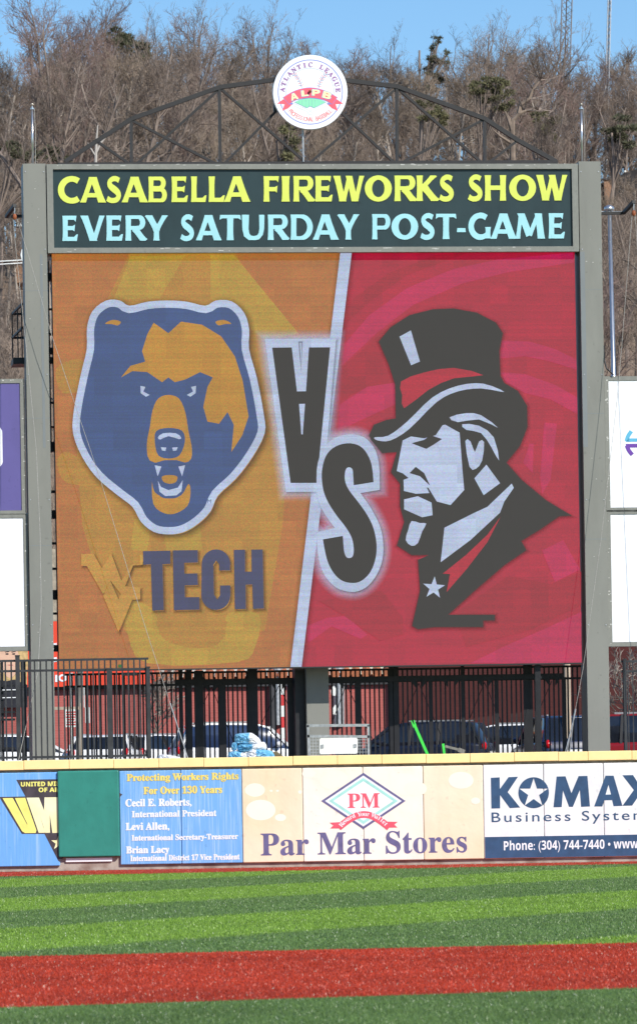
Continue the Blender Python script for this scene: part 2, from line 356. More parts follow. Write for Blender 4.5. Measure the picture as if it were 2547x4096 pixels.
M['brick_lit'] = brick('pinkish red brick', (.54, .135, .115), (.49, .118, .10), (.56, .17, .145))
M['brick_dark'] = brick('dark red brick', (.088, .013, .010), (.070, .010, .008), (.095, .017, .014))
M['brick_tan'] = brick('tan brick', (.42, .22, .12), (.36, .18, .10), (.40, .30, .2))
M['terracotta'] = pmat('terracotta coping', (.42, .14, .065), .8, .2, 4)
M['roofdark'] = pmat('dark roofing', (.034, .030, .030), .9, .3, 2)
M['greybuild'] = pmat('pale render wall', (.62, .60, .54), .9, .1, 1)
M['siding'] = pmat('cream siding', (.72, .70, .56), .7, .05, 12, stretch=(.05, .05, 1))
M['stone'] = pmat('rubble stone wall', (.46, .40, .30), .9, .3, 3, bump=.6, dark=(.24, .21, .16))
M['orange_sign'] = pmat('orange red sign vinyl', (.80, .070, .03), .5, .06, 1)
M['skin_print'] = pmat('printed skin tone', (.70, .44, .31), .5, .05, 4)
M['hair_print'] = pmat('printed blonde hair', (.52, .36, .16), .5, .25, 9)
M['dark_print'] = pmat('printed dark cloth', (.02, .02, .026), .5, .2, 4)
M['wood_pole'] = pmat('weathered pole wood', (.42, .34, .26), .9, .25, 4, stretch=(6, 6, .4))
M['wood_grey'] = pmat('grey pole wood', (.20, .19, .17), .9, .25, 4, stretch=(6, 6, .4))
M['meter'] = pmat('pale grey enamel', (.55, .58, .56), .5, .06, 5)
M['sign_red'] = pmat('red sign stripes', (.62, .05, .05), .5, .1, 5)
M['bag_blue'] = pmat('light blue plastic film', (.22, .50, .72), .35, .2, 6, bump=.6, bscale=14, dark=(.10, .36, .58))
M['bag_white'] = pmat('white plastic film', (.74, .76, .80), .35, .12, 6, bump=.6, bscale=14)
M['lime'] = pmat('lime green paint', (.055, .62, .07), .45, .06, 8)
M['plate'] = pmat('off white plate', (.76, .77, .73), .5, .04, 5)
M['cardboard'] = pmat('brown board', (.16, .13, .07), .8, .2, 5)
M['asphalt'] = pmat('asphalt', (.052, .052, .055), .9, .25, 2)
M['deck'] = pmat('concourse concrete', (.33, .31, .28), .9, .15, 2)
M['glass'] = pmat('car window glass', (.012, .014, .02), .06, .3, 2, spec=.9)
M['glass_blue'] = pmat('blue tinted window glass', (.02, .035, .085), .08, .2, 1, spec=.9)
M['tyre'] = pmat('tyre rubber', (.015, .015, .016), .8, .2, 9)
M['lamp_red'] = pmat('tail lamp red', (.55, .008, .015), .2, .1, 8)
for k_, c_ in (('white_car', (.78, .79, .81)), ('navy_car', (.010, .014, .030)), ('blue_car', (.012, .020, .060)), ('red_car', (.20, .008, .012)), ('silver_car', (.45, .46, .48)), ('black_car', (.010, .010, .012))):
    M[k_] = pmat(k_.replace('_', ' ') + ' paint', c_, .25, .03, 2, spec=.6)
M['bark'] = pmat('grey brown bark', (.21, .168, .140), .95, .3, 1.3, stretch=(3, 3, .5))
M['bark_pale'] = pmat('pale grey bark', (.32, .275, .23), .95, .25, 1.5, stretch=(3, 3, .5))
M['twig'] = pmat('brown twigs', (.205, .160, .128), .95, .25, .5)
M['twig_red'] = pmat('reddish budding twigs', (.20, .138, .118), .95, .25, .5)
M['twig_tan'] = pmat('tan twigs', (.23, .180, .135), .95, .25, .5)
M['needle'] = pmat('dark pine needles', (.085, .088, .050), .9, .4, .8)
M['needle_olive'] = pmat('olive pine needles', (.125, .120, .060), .9, .4, .8)
M['deadwood'] = pmat('bare pale dead wood', (.20, .155, .12), .9, .3, 2)
M['litter'] = pmat('hillside leaf litter', (.21, .145, .10), 1.0, .35, .35, bump=.5, bscale=2)
M['earth'] = pmat('plain earth', (.12, .10, .07), 1, .3, .1)
M['trunk_white'] = pmat('pale birch bark', (.42, .39, .35), .9, .15, 3)

# ------------------------------------------------------------------ the ground: turf field, red turf, deck, street, hillside
WALL = Plane((0, 105.0, 0), 0.0)
BASE_Z = 0.0
def turf_mat(name, light, dark, stripes=True, fibre=False):
    m, n, l, b = newmat(name)
    geo = n.new('ShaderNodeNewGeometry'); sep = n.new('ShaderNodeSeparateXYZ'); l.new(geo.outputs['Position'], sep.inputs[0])
    s_ = mathn(n, l, 'SUBTRACT', sep.outputs[1], mathn(n, l, 'MULTIPLY', sep.outputs[0], 1.79))
    wob = n.new('ShaderNodeTexNoise'); wob.inputs['Scale'].default_value = 1.2; l.new(geo.outputs['Position'], wob.inputs['Vector'])
    s_ = mathn(n, l, 'ADD', s_, mathn(n, l, 'MULTIPLY_ADD', wob.outputs['Fac'], .8, -.4))
    q = mathn(n, l, 'MODULO', mathn(n, l, 'DIVIDE', mathn(n, l, 'ADD', s_, 143.6), 10.03), 2.0)
    st = n.new('ShaderNodeMapRange'); st.interpolation_type = 'SMOOTHSTEP'
    pp = mathn(n, l, 'PINGPONG', q, 1.0)    # not used for flat stripes, kept simple below
    sel = mathn(n, l, 'LESS_THAN', q, 1.0)
    nz = n.new('ShaderNodeTexNoise'); nz.inputs['Scale'].default_value = .5; nz.inputs['Detail'].default_value = 6; l.new(geo.outputs['Position'], nz.inputs['Vector'])
    n2 = n.new('ShaderNodeTexNoise'); n2.inputs['Scale'].default_value = 26; n2.inputs['Detail'].default_value = 3; l.new(geo.outputs['Position'], n2.inputs['Vector'])
    mx = n.new('ShaderNodeMix'); mx.data_type = 'RGBA'; mx.inputs[6].default_value = (*dark, 1); mx.inputs[7].default_value = (*light, 1)
    if stripes: l.new(sel, mx.inputs[0])
    else: l.new(nz.outputs['Fac'], mx.inputs[0])
    v = mathn(n, l, 'MULTIPLY', mathn(n, l, 'MULTIPLY_ADD', nz.outputs['Fac'], .55, .72), mathn(n, l, 'MULTIPLY_ADD', n2.outputs['Fac'], .5, .75))
    mv = n.new('ShaderNodeVectorMath'); mv.operation = 'SCALE'; l.new(mx.outputs[2], mv.inputs[0])
    if fibre:
        at_ = n.new('ShaderNodeAttribute'); at_.attribute_name = 'fade'
        v = mathn(n, l, 'MULTIPLY', v, mathn(n, l, 'MULTIPLY_ADD', at_.outputs['Fac'], .45, .9))
        l.new(v, mv.inputs['Scale'])
        gl = mathn(n, l, 'GREATER_THAN', at_.outputs['Fac'], .994)
        m2 = n.new('ShaderNodeMix'); m2.data_type = 'RGBA'; l.new(gl, m2.inputs[0]); l.new(mv.outputs[0], m2.inputs[6]); m2.inputs[7].default_value = (.48, .52, .42, 1)  # a few fibres turn whitish, the turf's sparkle painted into the colour
        l.new(m2.outputs[2], b.inputs['Base Color']); b.inputs['Roughness'].default_value = .38; b.inputs['Specular IOR Level'].default_value = .35
    else:
        l.new(v, mv.inputs['Scale']); l.new(mv.outputs[0], b.inputs['Base Color']); b.inputs['Roughness'].default_value = .9; b.inputs['Specular IOR Level'].default_value = .15
    return m
LIGHT_G, DARK_G = (.155, .262, .036), (.102, .172, .048)
RED_A, RED_B = (.41, .045, .018), (.33, .037, .016)
M['turf'] = turf_mat('mown striped turf', LIGHT_G, DARK_G)
M['turf_in'] = turf_mat('infield turf', DARK_G, tuple(c * .8 for c in DARK_G), False)
M['turf_red'] = turf_mat('clay red turf', RED_A, RED_B, False)
M['fib'] = turf_mat('striped turf fibres', LIGHT_G, DARK_G, True, True)
M['fib_in'] = turf_mat('infield turf fibres', DARK_G, tuple(c * .8 for c in DARK_G), False, True)
M['fib_red'] = turf_mat('red turf fibres', RED_A, RED_B, False, True)
g = MB(); g.add([(-3000, -3000, -.03), (3000, -3000, -.03), (3000, 3000, -.03), (-3000, 3000, -.03)], [(0, 1, 2, 3)]); structure(g.build('ground', M['earth']))
def sheet(name, pts, z, mat): b_ = MB(); b_.add([(p[0], p[1], z) for p in pts], [tuple(range(len(pts)))]); return structure(b_.build(name, mat))
red_top = lambda x: 49.98 + .16 * x
red_bot = lambda x: 38.3 + .33 * x
trk = lambda x: 100.1 + .21 * x
sheet('outfield_turf', [(-60, 40), (60, 40), (60, 104.96), (-60, 104.96)], -.004, M['turf'])
sheet('infield_dirt', [(-40, red_bot(-40)), (40, red_bot(40)), (40, red_top(40)), (-40, red_top(-40))], 0.0, M['turf_red'])
sheet('infield_turf', [(-60, -40), (60, -40), (60, red_bot(60)), (-60, red_bot(-60))], .004, M['turf_in'])
sheet('warning_track', [(-40, trk(-40)), (20, trk(20)), (20, 104.98), (-40, 104.98)], .004, M['turf_red'])
def fibres(name, mat, n, inside, seed, yr, hw, h, w):
    rg = np.random.default_rng(seed); y = rg.uniform(yr[0], yr[1], n); x = rg.uniform(-1, 1, n) * (hw[0] + (hw[1] - hw[0]) * (y - yr[0]) / (yr[1] - yr[0]))
    k = inside(x, y); x, y = x[k], y[k]; n = len(x); t = rg.uniform(0, math.pi * 2, n); hh = h * rg.uniform(.5, 1.15, n); ln = rg.normal(0, .45, (n, 2)) * hh[:, None]
    dx, dy = np.cos(t) * w / 2, np.sin(t) * w / 2; V = np.zeros((n, 3, 3), np.float32)
    V[:, 0] = np.stack([x - dx, y - dy, np.zeros(n)], 1); V[:, 1] = np.stack([x + dx, y + dy, np.zeros(n)], 1); V[:, 2] = np.stack([x + ln[:, 0], y + ln[:, 1], hh], 1)
    V[:, :, 2] += .002
    me = bpy.data.meshes.new(name); me.vertices.add(n * 3); me.vertices.foreach_set("co", V.ravel()); me.loops.add(n * 3); me.loops.foreach_set("vertex_index", np.arange(n * 3, dtype=np.int32))
    me.polygons.add(n); me.polygons.foreach_set("loop_start", np.arange(n, dtype=np.int32) * 3); me.update()
    me.attributes.new("fade", 'FLOAT', 'POINT').data.foreach_set("value", np.repeat(rg.uniform(0, 1, n), 3).astype(np.float32))
    me.materials.append(mat); o = bpy.data.objects.new(name, me); COL.objects.link(o); o['kind'] = 'stuff'; return o
nred = lambda x, y: (y > 38.45 + .33 * x) & (y < 49.85 + .16 * x)
fibres('turf_fibres', M['fib'], 300000, lambda x, y: (y > red_top(x) + .05) & (y < trk(x)), 1, (47, 103), (5, 9), .026, .010)
fibres('infield_turf_fibres', M['fib_in'], 95000, lambda x, y: y < red_bot(x) - .05, 2, (32, 41), (3.6, 4.2), .024, .0065)
fibres('red_turf_fibres', M['fib_red'], 130000, nred, 3, (36, 51.5), (4, 4.8), .022, .0075)
fibres('track_fibres', M['fib_red'], 16000, lambda x, y: (y > trk(x) + .05) & (y < 104.9), 4, (97, 105), (8, 9), .024, .011)
d = MB(); d.box(-60, 60, 105.62, 119, -.02, 2.30); structure(d.build('concourse', M['deck']))
d = MB(); d.box(-400, 400, 119, 176, -.02, 1.9); structure(d.build('street', M['asphalt']))
# hillside
def hill_z(x, y):
    t = max(0.0, min(1.0, (y - 172) / (405 - 172)))
    z = 1.7 + 46.0 * (t ** .92) + 1.6 * math.sin(x * .045 + 1) * t + .8 * math.sin(y * .07 + x * .03)
    if y > 405: z -= (y - 405) * .12
    return z
hm = MB(); nx_, ny_ = 61, 61
for j in range(ny_):
    for i in range(nx_):
        X, Y = -150 + 300 * i / (nx_ - 1), 172 + 420 * j / (ny_ - 1)
        hm.v.append((X, Y, hill_z(X, Y) if j else 1.0))
for j in range(ny_ - 1):
    for i in range(nx_ - 1): hm.f.append([j * nx_ + i, j * nx_ + i + 1, (j + 1) * nx_ + i + 1, (j + 1) * nx_ + i]); hm.m.append(0)
structure(hm.build('hillside', M['litter'], smooth=True))

# ------------------------------------------------------------------ the outfield wall with its cap and banners
def vz(y, x=CX): return WALL.uv(x, y)[1]
def wu(x, y): return WALL.uv(x, y)[0]
Z_TOP, Z_CAPB, Z_PADT, Z_PADB = vz(3023), vz(3060), vz(3071), vz(3446)
wall = thing('outfield_wall', 'long padded outfield wall with pale yellow cap above red turf track', 'wall', (0, 105.3, 0))
b = MB(); b.box(-45, 45, 105.0, 105.6, -.01, Z_CAPB + .01); b.build('block_base', M['concrete'], wall)
b = MB(); b.box(-45, 45, 104.985, 105.0, Z_PADT - .02, Z_CAPB + .01); b.build('ledge_strip', M['ledge'], wall)
caps = [97, 278, 456, 636, 815, 993, 1171, 1348, 1525, 1702, 1877, 2054, 2230, 2348, 2523]
us = [wu(x, 3045 - .0166 * x) for x in caps]; st_ = us[5] - us[4]
us = [us[0] - st_ * k for k in range(4, 0, -1)] + us + [us[-1] + st_ * k for k in range(1, 4)]
rnd = random.Random(5)
for i in range(len(us) - 1):
    b = MB(); dz = rnd.uniform(-.004, .004); b.box(us[i] + .003, us[i + 1] - .003, 104.87 + rnd.uniform(0, .006), 105.62, Z_CAPB + dz, Z_TOP + dz); b.build('cap_pad', M['cap_yellow'], wall, bevel=.012)
b = MB(); b.boxpx(WALL, 265, 3433, 450, 3445, -.01, .05); b.build('sill_plate', M['board_white'], wall)
PO = .08        # pads stand this far out of the concrete
def pad(name, xa, xb, mat, parent, zt=None, zb=None, out=PO, bev=.022):
    ua, ub = wu(xa, 3260 - .0166 * (xa - CX)), wu(xb, 3260 - .0166 * (xb - CX)); m_ = MB(); nu, nv = 14, 22
    zt, zb = zt or Z_PADT, zb or Z_PADB
    m_.boxp(WALL, ua + .004, ub - .004, zb, zt, .004, out); o = m_.build(name, mat, parent, bevel=bev, seg=3); return o
TX = PO + .004
# 1: blue banner with the slanted black and yellow emblem
t = thing('sponsor_banner', 'blue banner with slanted black and yellow emblem left of the green pad', 'banner', (wu(100, 3280), 104.95, Z_PADB), 'sponsor banners on the outfield wall')
pad('vinyl_panel', -500, -235, M['blue_banner'], t); pad('vinyl_panel', -235, 240, M['blue_banner'], t)
zx = lambda p: (p[0] / 3.024, 3040 + p[1] / 3.024)
e_ = MB()
e_.poly(WALL, [zx(p) for p in [(205, 240), (700, 232), (1100, 226), (1485, 415), (1440, 470), (1000, 900), (730, 1230), (712, 1218), (545, 893), (272, 893), (0, 447), (315, 441)]], PO - .01, TX)
em = e_.build('emblem_ground', M['black_ink'], t)
U_ = [(40, 462), (165, 460), (335, 780), (340, 770), (187, 458), (312, 456), (445, 850), (438, 880), (300, 883), (272, 855)]
e_ = MB(); e_.poly(WALL, [zx(p) for p in [(40, 462), (162, 460), (335, 782), (338, 775), (187, 460), (312, 457), (447, 850), (438, 882), (310, 884), (275, 862)]], PO, TX + .002)
e_.build('emblem_lettering', M['lemon_ink'], em); e_ = MB(); e_.poly(WALL, [zx(p) for p in [(328, 456), (478, 454), (540, 610), (545, 452), (720, 450), (720, 880), (640, 882), (608, 655), (612, 880), (548, 880), (488, 660), (530, 800), (545, 880), (475, 880)]], PO, TX + .002)
e_.poly(WALL, ngon_star(*zx((715, 1000)), 31, 12), PO, TX + .002)
e_.build('emblem_lettering', M['pale_lemon_ink'], em)
e_ = MB(); put_text(e_, WALL, sans('UNITED MINE'), *zx((260, 322)), zx((790, 0))[0], 18.5, TX + .002, fat=.02); put_text(e_, WALL, sans('OF AMER'), *zx((474, 390)), zx((850, 0))[0], 18.5, TX + .002, fat=.02)
e_.build('emblem_lettering', M['lemon_ink'], em)
# 2: green pad
t = thing('wall_pad', 'plain green vinyl pad standing proud of the wall between two blue banners', 'pad', (wu(357, 3260), 104.9, vz(3410)))
pad('vinyl_cover', 234, 480.5, M['green_pad'], t, zt=Z_PADT + .02, zb=vz(3412), out=.15, bev=.03)
# 3: blue banner of names
t = thing('sponsor_banner', 'blue banner of yellow and white lines of names right of the green pad', 'banner', (wu(724, 3280), 104.95, Z_PADB), 'sponsor banners on the outfield wall')
pad('vinyl_panel', 480.5, 725, M['blue_banner2'], t); pad('vinyl_panel', 725, 969, M['blue_banner2'], t)
q4 = lambda x, y: (x * .8426, 3000 + y * .8426)
def line(parent, s, xa, yb, xb, h, mat, fat=.03, edge=None):
    A = q4(xa, yb); B = q4(xb, yb); h = h * .8426
    def stamp(off, w):
        e_ = MB()
        for k, (dx, dy) in enumerate(((-w, 0), (w, 0), (0, w * .7), (0, -w * .7))): put_text(e_, WALL, serif(s), A[0] + w, A[1], B[0] - w, h, off + .0003 * k, shift=(dx, dy))
        return e_
    if edge: stamp(TX + .0005, 1.7).build('lettering_shade', M['black_ink'], parent)
    stamp(TX + .003, 1.3 if h > 30 else .95).build('lettering', mat, parent)
line(t, 'Protecting Workers Rights', 603, 157, 1134, 42, M['gold_ink'], .035, True)
line(t, 'For Over 130 Years', 682, 210, 1056, 36, M['gold_ink'], .035, True)
line(t, 'Cecil E. Roberts,', 597, 274, 911, 40, M['white_ink']); line(t, 'International President', 627, 320, 1029, 30, M['white_ink'])
line(t, 'Levi Allen,', 598, 386, 806, 40, M['white_ink']); line(t, 'International Secretary-Treasurer', 626, 438, 1131, 34, M['white_ink'])
line(t, 'Brian Lacy', 600, 500, 806, 42, M['white_ink']); line(t, 'International District 17 Vice President', 620, 528, 1139, 28, M['white_ink'])
# 4: peach banner
t = thing('sponsor_banner', 'peach and cream banner with diamond emblem and purple store name', 'banner', (wu(1450, 3260), 104.95, Z_PADB), 'sponsor banners on the outfield wall')
for xa, xb, mt in ((969, 1211, 'beige_banner'), (1211, 1452, 'cream_banner'), (1452, 1692, 'cream_banner'), (1692, 1932, 'beige_banner')): pad('vinyl_panel', xa, xb, M[mt], t)
for bi, (cx, cy, rx, ry, mt) in enumerate(((1043, 3240, 59, 41, 'bokeh'), (1020, 3160, 40, 27, 'bokeh2'), (1122, 3270, 22, 14, 'bokeh'), (1085, 3163, 6, 4, 'bokeh'), (1110, 3163, 6, 4, 'bokeh'), (1200, 3168, 8, 7, 'bokeh'), (1234, 3095, 26, 18, 'bokeh'), (1345, 3115, 45, 34, 'bokeh2'), (1318, 3128, 40, 30, 'bokeh2'),
                       (1515, 3097, 36, 24, 'bokeh'), (1618, 3138, 58, 44, 'bokeh'), (1842, 3121, 50, 34, 'bokeh'), (1900, 3203, 18, 13, 'bokeh'), (1660, 3155, 46, 30, 'bokeh2'))):
    e_ = MB(); e_.poly(WALL, circ(cx, cy, rx, ry, 28), None, PO + .0004 + .0002 * bi); e_.build('printed_spot', M[mt], t)
q5 = lambda x, y: (1274 + x * .842, 3000 + y * .842)
dm = lambda rx, ry, c=(212, 242): [q5(c[0] - rx, c[1]), q5(c[0], c[1] - ry), q5(c[0] + rx, c[1]), q5(c[0], c[1] + ry)]
e_ = MB(); e_.poly(WALL, dm(186, 122), None, TX); em = e_.build('emblem_ground', M['white_ink'], t)
e_ = MB(); e_.polyh(WALL, [dm(200, 134), dm(182, 121)], PO, TX + .002); e_.build('emblem_border', M['navy_soft'], em)
e_ = MB(); e_.polyh(WALL, [dm(164, 110), dm(142, 94)], PO, TX + .002); e_.build('emblem_border', M['teal_ink'], em)
e_ = MB(); A = q5(138, 276); put_text(e_, WALL, serif('PM'), A[0], A[1], q5(290, 0)[0], 58, TX + .002, fat=.008); e_.build('emblem_lettering', M['pink_ink'], em)
arc = [q5(95 + 240 * i / 16, 368 - 62 * math.sin(math.pi * i / 16)) for i in range(17)]
e_ = MB(); e_.poly(WALL, stroke(arc, 27), PO, TX + .004); e_.poly(WALL, [q5(*p) for p in [(53, 345), (108, 342), (112, 372), (55, 372), (70, 358)]], PO, TX + .003); e_.poly(WALL, [q5(*p) for p in [(375, 341), (320, 340), (316, 368), (373, 368), (359, 354)]], PO, TX + .003)
e_.build('emblem_ribbon', M['pink_ink'], em)
e_ = MB(); c0 = q5(215, 440); arc_text(e_, WALL, serif('Reward Your Wallet'), c0[0], c0[1], 107, -51, 50, 18, TX + .006); e_.build('emblem_lettering', M['white_ink'], em)
e_ = MB(); put_text(e_, WALL, serif('Par Mar Stores'), 1044, 3424, 1867, 92, TX, fat=.006); e_.build('lettering', M['navy_soft'], t)
# 5: white and navy banner
t = thing('sponsor_banner', 'white banner with navy capitals, star and a navy telephone band', 'banner', (wu(2250, 3240), 104.95, Z_PADB), 'sponsor banners on the outfield wall')
for xa, xb in ((1932, 2173), (2173, 2412), (2412, 2652), (2652, 2892)): pad('vinyl_panel', xa, xb, M['white_vinyl'], t)
e_ = MB(); ub0, ub1 = wu(1938, 3390), wu(2888, 3390); e_.boxp(WALL, ub0, ub1, Z_PADB + .012, vz(3359), PO - .02, TX - .002); e_.build('telephone_band', M['navy_ink'], t)
e_ = MB()
e_.poly(WALL, [q5(*p) for p in [(816, 132), (858, 130), (859, 185), (900, 129), (945, 127), (896, 200), (955, 273), (906, 276), (860, 214), (860, 277), (819, 278)]], PO, TX)
e_.build('letter', M['navy_ink'], t); e_ = MB()
star_c = q5(1019, 203); e_.polyh(WALL, [circ(star_c[0], star_c[1], 61, 62), ngon_star(star_c[0], star_c[1] + 2, 60, 23)], PO, TX)
e_.build('letter', M['navy_ink'], t); e_ = MB()
e_.poly(WALL, [q5(*p) for p in [(1113, 272), (1128, 126), (1170, 125), (1198, 205), (1232, 124), (1274, 123), (1286, 268), (1244, 270), (1238, 190), (1205, 270), (1187, 270), (1158, 192), (1152, 271)]], PO, TX)
e_.build('letter', M['navy_ink'], t); e_ = MB()
e_.polyh(WALL, [[q5(*p) for p in [(1306, 268), (1360, 122), (1398, 122), (1440, 265), (1398, 267), (1391, 238), (1353, 239), (1345, 268)]], [q5(*p) for p in [(1360, 212), (1386, 211), (1374, 165)]]], PO, TX)
e_.build('letter', M['navy_ink'], t); e_ = MB()
e_.poly(WALL, [q5(*p) for p in [(1440, 120), (1490, 119), (1520, 165), (1550, 118), (1598, 117), (1545, 190), (1600, 262), (1552, 263), (1518, 217), (1486, 264), (1440, 265), (1494, 190)]], PO, TX)
e_.build('letter', M['navy_ink'], t); e_ = MB()
e_ = MB(); A = q5(820, 358); put_text(e_, WALL, 'Business Systems', A[0], A[1], q5(1600, 0)[0], 52, TX, sp=1.25, fat=.004); e_.build('lettering', M['navy_ink'], t)
e_ = MB(); A = q5(878, 490); put_text(e_, WALL, sans('Phone: (304) 744-7440 • www.komax'), A[0], A[1], q5(1680, 0)[0], 50, TX + .002); e_.build('lettering', M['white_ink'], t)

# ------------------------------------------------------------------ the scoreboard
o0 = at(208, 1015, 110.0); SB = Plane((o0.x, o0.y), math.radians(6.8))
def q(x, y): return SB.uv(x, y)
board = thing('scoreboard_frame', 'tall grey steel scoreboard frame on columns with black arched truss on top', 'scoreboard', tuple(SB.W(q(1273, 2900)[0], 2.3)))
def column(xa, ya, xb, parent, zt=None):
    ua, vt = q(xa, ya); ub, _ = q(xb, ya); b_ = MB(); b_.boxp(SB, ua, ub, 2.301, vt, -.62, .16); return b_.build('column', M['grey_paint'], parent)
c1 = column(91, 658, 182, board); c2 = column(2307.5, 649, 2395, board)
def on_board(name, mat, parent, xa, ya, xb, yb, o0_, o1_, bev=0): b_ = MB(); b_.boxpx(SB, xa, ya, xb, yb, o0_, o1_); return b_.build(name, mat, parent, bevel=bev)
for c_, (xa, ya, xb, yb) in ((c1, (159, 1021, 183, 1792)), (c2, (2313, 1010, 2345, 1790))): on_board('paint_patch', M['pale_patch'], c_, xa, ya, xb - .5, yb, .15, .1625)
rs = random.Random(11); b_ = MB()
for _ in range(26):
    side = rs.random() < .5; yy = rs.uniform(700, 2600); xx = (rs.uniform(100, 178) if side else rs.uniform(2318, 2392)) + (yy - 660) * .0166
    w_, h_ = rs.uniform(1.5, 6), rs.uniform(1, 3); b_.boxpx(SB, xx, yy, xx + w_, yy + h_, .1, .1645)
b_.build('paint_scuff', M['scuff'], board)
for c_, x0_, x1_, ys_ in ((c1, 92, 182, (1165, 1674, 2183)), (c2, 2308, 2394, (1160, 1655, 2157))):
    b_ = MB()
    for y_ in ys_:
        dx_ = (y_ - 655) * .0166; b_.boxpx(SB, x0_ + dx_ + .5, y_, x1_ + dx_ - .5, y_ + 1.6, .1, .1618)
    b_.build('weld_seam', M['pale_patch'], c_); b_ = MB()
    for y_ in (690, 1000, 1500, 2000, 2500):
        for xx in (x0_ + 8, x1_ - 8):
            p_ = SB.P(xx + (y_ - 655) * .0166, y_, .16); b_.tube([p_, p_ + SB.n * .012], .014, 8)
    b_.build('bolt', M['galv'], c_)
# centre column behind the screen
ua, vt = q(1243, 2675); ub, _ = q(1333, 2675); b_ = MB(); b_.boxp(SB, ua, ub, 2.301, vt + .6, -1.6, -.95); b_.build('column', M['grey_paint'], board)
ua, _ = q(1202, 2675); b_ = MB(); b_.boxp(SB, ua, q(1240, 2675)[0], 2.301, vt + .6, -1.75, -1.2); b_.build('column', M['black'], board)
# frame of the header
U0, V0 = q(185, 661); U1, V1 = q(2309, 1013 - 4)
V1 = q(185, 1016)[1]; FW = .145
fr = MB(); fr.boxp(SB, U0, U1, V0 - FW * .83, V0, -.55, .20); fr.boxp(SB, U0, U1, V1, V1 + FW * .83, -.55, .20); fr.boxp(SB, U0, U0 + FW, V1 + FW * .83, V0 - FW * .83, -.55, .20); fr.boxp(SB, U1 - FW, U1, V1 + FW * .83, V0 - FW * .83, -.55, .20)
fr.build('header_frame', M['grey_scuff'], board)
b_ = MB()
for _ in range(60):
    uu = rs.uniform(U0 + .1, U1 - .1); vv = (V0 - rs.uniform(.01, .05)) if rs.random() < .6 else V1 + rs.uniform(.02, .1); b_.boxp(SB, uu, uu + rs.uniform(.01, .12), vv, vv + rs.uniform(.006, .02), .1, .2025)
b_.build('paint_scuff', M['scuff'], board)
# arched truss
TO0, TO1 = -.42, -.30
def tr(name, A, B, w, parent=board, o0_=TO0, o1_=TO1): b_ = MB(); b_.barpx(SB, A, B, w, o0_, o1_); return b_.build(name, M['truss'], parent)
tr('bottom_chord', (240, 652), (2238, 642), .105)
tops = [(264, 640), (392, 556), (531, 467), (884, 340), (1110, 309), (1235, 302), (1384, 312), (1595, 337), (1946, 466), (2079, 553), (2232, 638)]
for i in range(len(tops) - 1): tr('top_chord', tops[i], tops[i + 1], .098, o1_=TO1 + .004 * (i % 2))
for A, B in (((531, 468), (532, 648)), ((884, 341), (888, 648)), ((1594, 337), (1597, 644)), ((1946, 466), (1948, 642))): tr('upright', A, B, .062, o1_=TO1 - .01)
for k, (A, B) in enumerate((((392, 556), (524, 648)), ((535, 474), (868, 646)), ((553, 646), (880, 350)), ((890, 347), (1228, 640)), ((908, 642), (1235, 310)), ((1250, 640), (1590, 347)), ((1235, 310), (1583, 642)), ((1602, 347), (1934, 642)), ((1612, 644), (1942, 470)), ((1966, 640), (2079, 553)))):
    tr('brace', A, B, .058, o1_=TO1 - .02 - .006 * (k % 3))
# brackets between the column and the screen, catwalk on the far side
for yy, hh in ((1097, 32), (1226, 6), (1326, 8), (1394, 26), (1432, 26), (1602, 8), (1700, 6), (1780, 40), (1960, 10), (2052, 34), (2168, 8), (2270, 8), (2375, 38), (2450, 8), (2590, 26)):
    on_board('bracket', M['black'], board, 180, yy - hh / 2, 212 + (yy - 1000) * .0166, yy + hh / 2, -.75, -.55)
sd = MB(); sd.boxpx(SB, 205, 1030, 213, 1800, -.95, -.8); sd.build('service_rail', M['black'], board)
cw = thing('service_platform', 'small black railed service platform behind the left grey column', 'platform', tuple(SB.P(80, 1440, -1.0)))
b_ = MB(); b_.boxpx(SB, 60, 1420, 150, 1445, -1.6, -.64); b_.build('deck', M['black'], cw)
for xx, ya, dd in ((66, 1228, -1.6), (83, 1222, -1.1), (95, 1202, -.66)): b_ = MB(); b_.boxpx(SB, xx - 4, ya, xx + 4, 1424, dd, dd + .05); b_.build('post', M['black'], cw)
for yy in (1228, 1325): b_ = MB(); b_.boxpx(SB, 62, yy - 4, 130, yy + 4, -1.62, -1.56); b_.beam(SB.P(66, yy, -1.6), SB.P(96, yy - 24, -.66), .05); b_.build('rail', M['black'], cw)

# header sign
hs = thing('header_sign', 'dark slate sign panel with yellow and pale blue capitals above the screen', 'sign', tuple(SB.P(1250, 990, .1)))
on_ = MB(); on_.boxp(SB, U0 + FW + .004, U1 - FW - .004, V1 + FW * .83 + .004, V0 - FW * .83 - .004, -.3, .135); on_.build('panel', M['slate'], hs)
KB = 1.16
def gstroke(p, w): return stroke(p, [x * KB for x in w] if isinstance(w, (list, tuple)) else w * KB)
def bar(A, B, w, fl=.085, n=7):
    pts = [(A[0] + (B[0] - A[0]) * i / (n - 1), A[1] + (B[1] - A[1]) * i / (n - 1)) for i in range(n)]
    if abs(A[0] - B[0]) > .02 and abs(A[1] - B[1]) > .3:      # slanting strokes run past the lines and are cut level there
        ex = lambda P, Q, lim: (P[0] + (P[0] - Q[0]) * .09, P[1] + (P[1] - Q[1]) * .09) if abs(P[1] - lim(P)) < .02 else P
        nr = lambda P: 0.0 if P[1] < .5 else 1.0
        A, B = ex(A, B, nr), ex(B, A, nr); pts = [(A[0] + (B[0] - A[0]) * i / (n - 1), A[1] + (B[1] - A[1]) * i / (n - 1)) for i in range(n)]
    return gstroke(pts, [w * (1 + 2.2 * fl * abs(2 * i / (n - 1) - 1) ** 3) for i in range(n)])
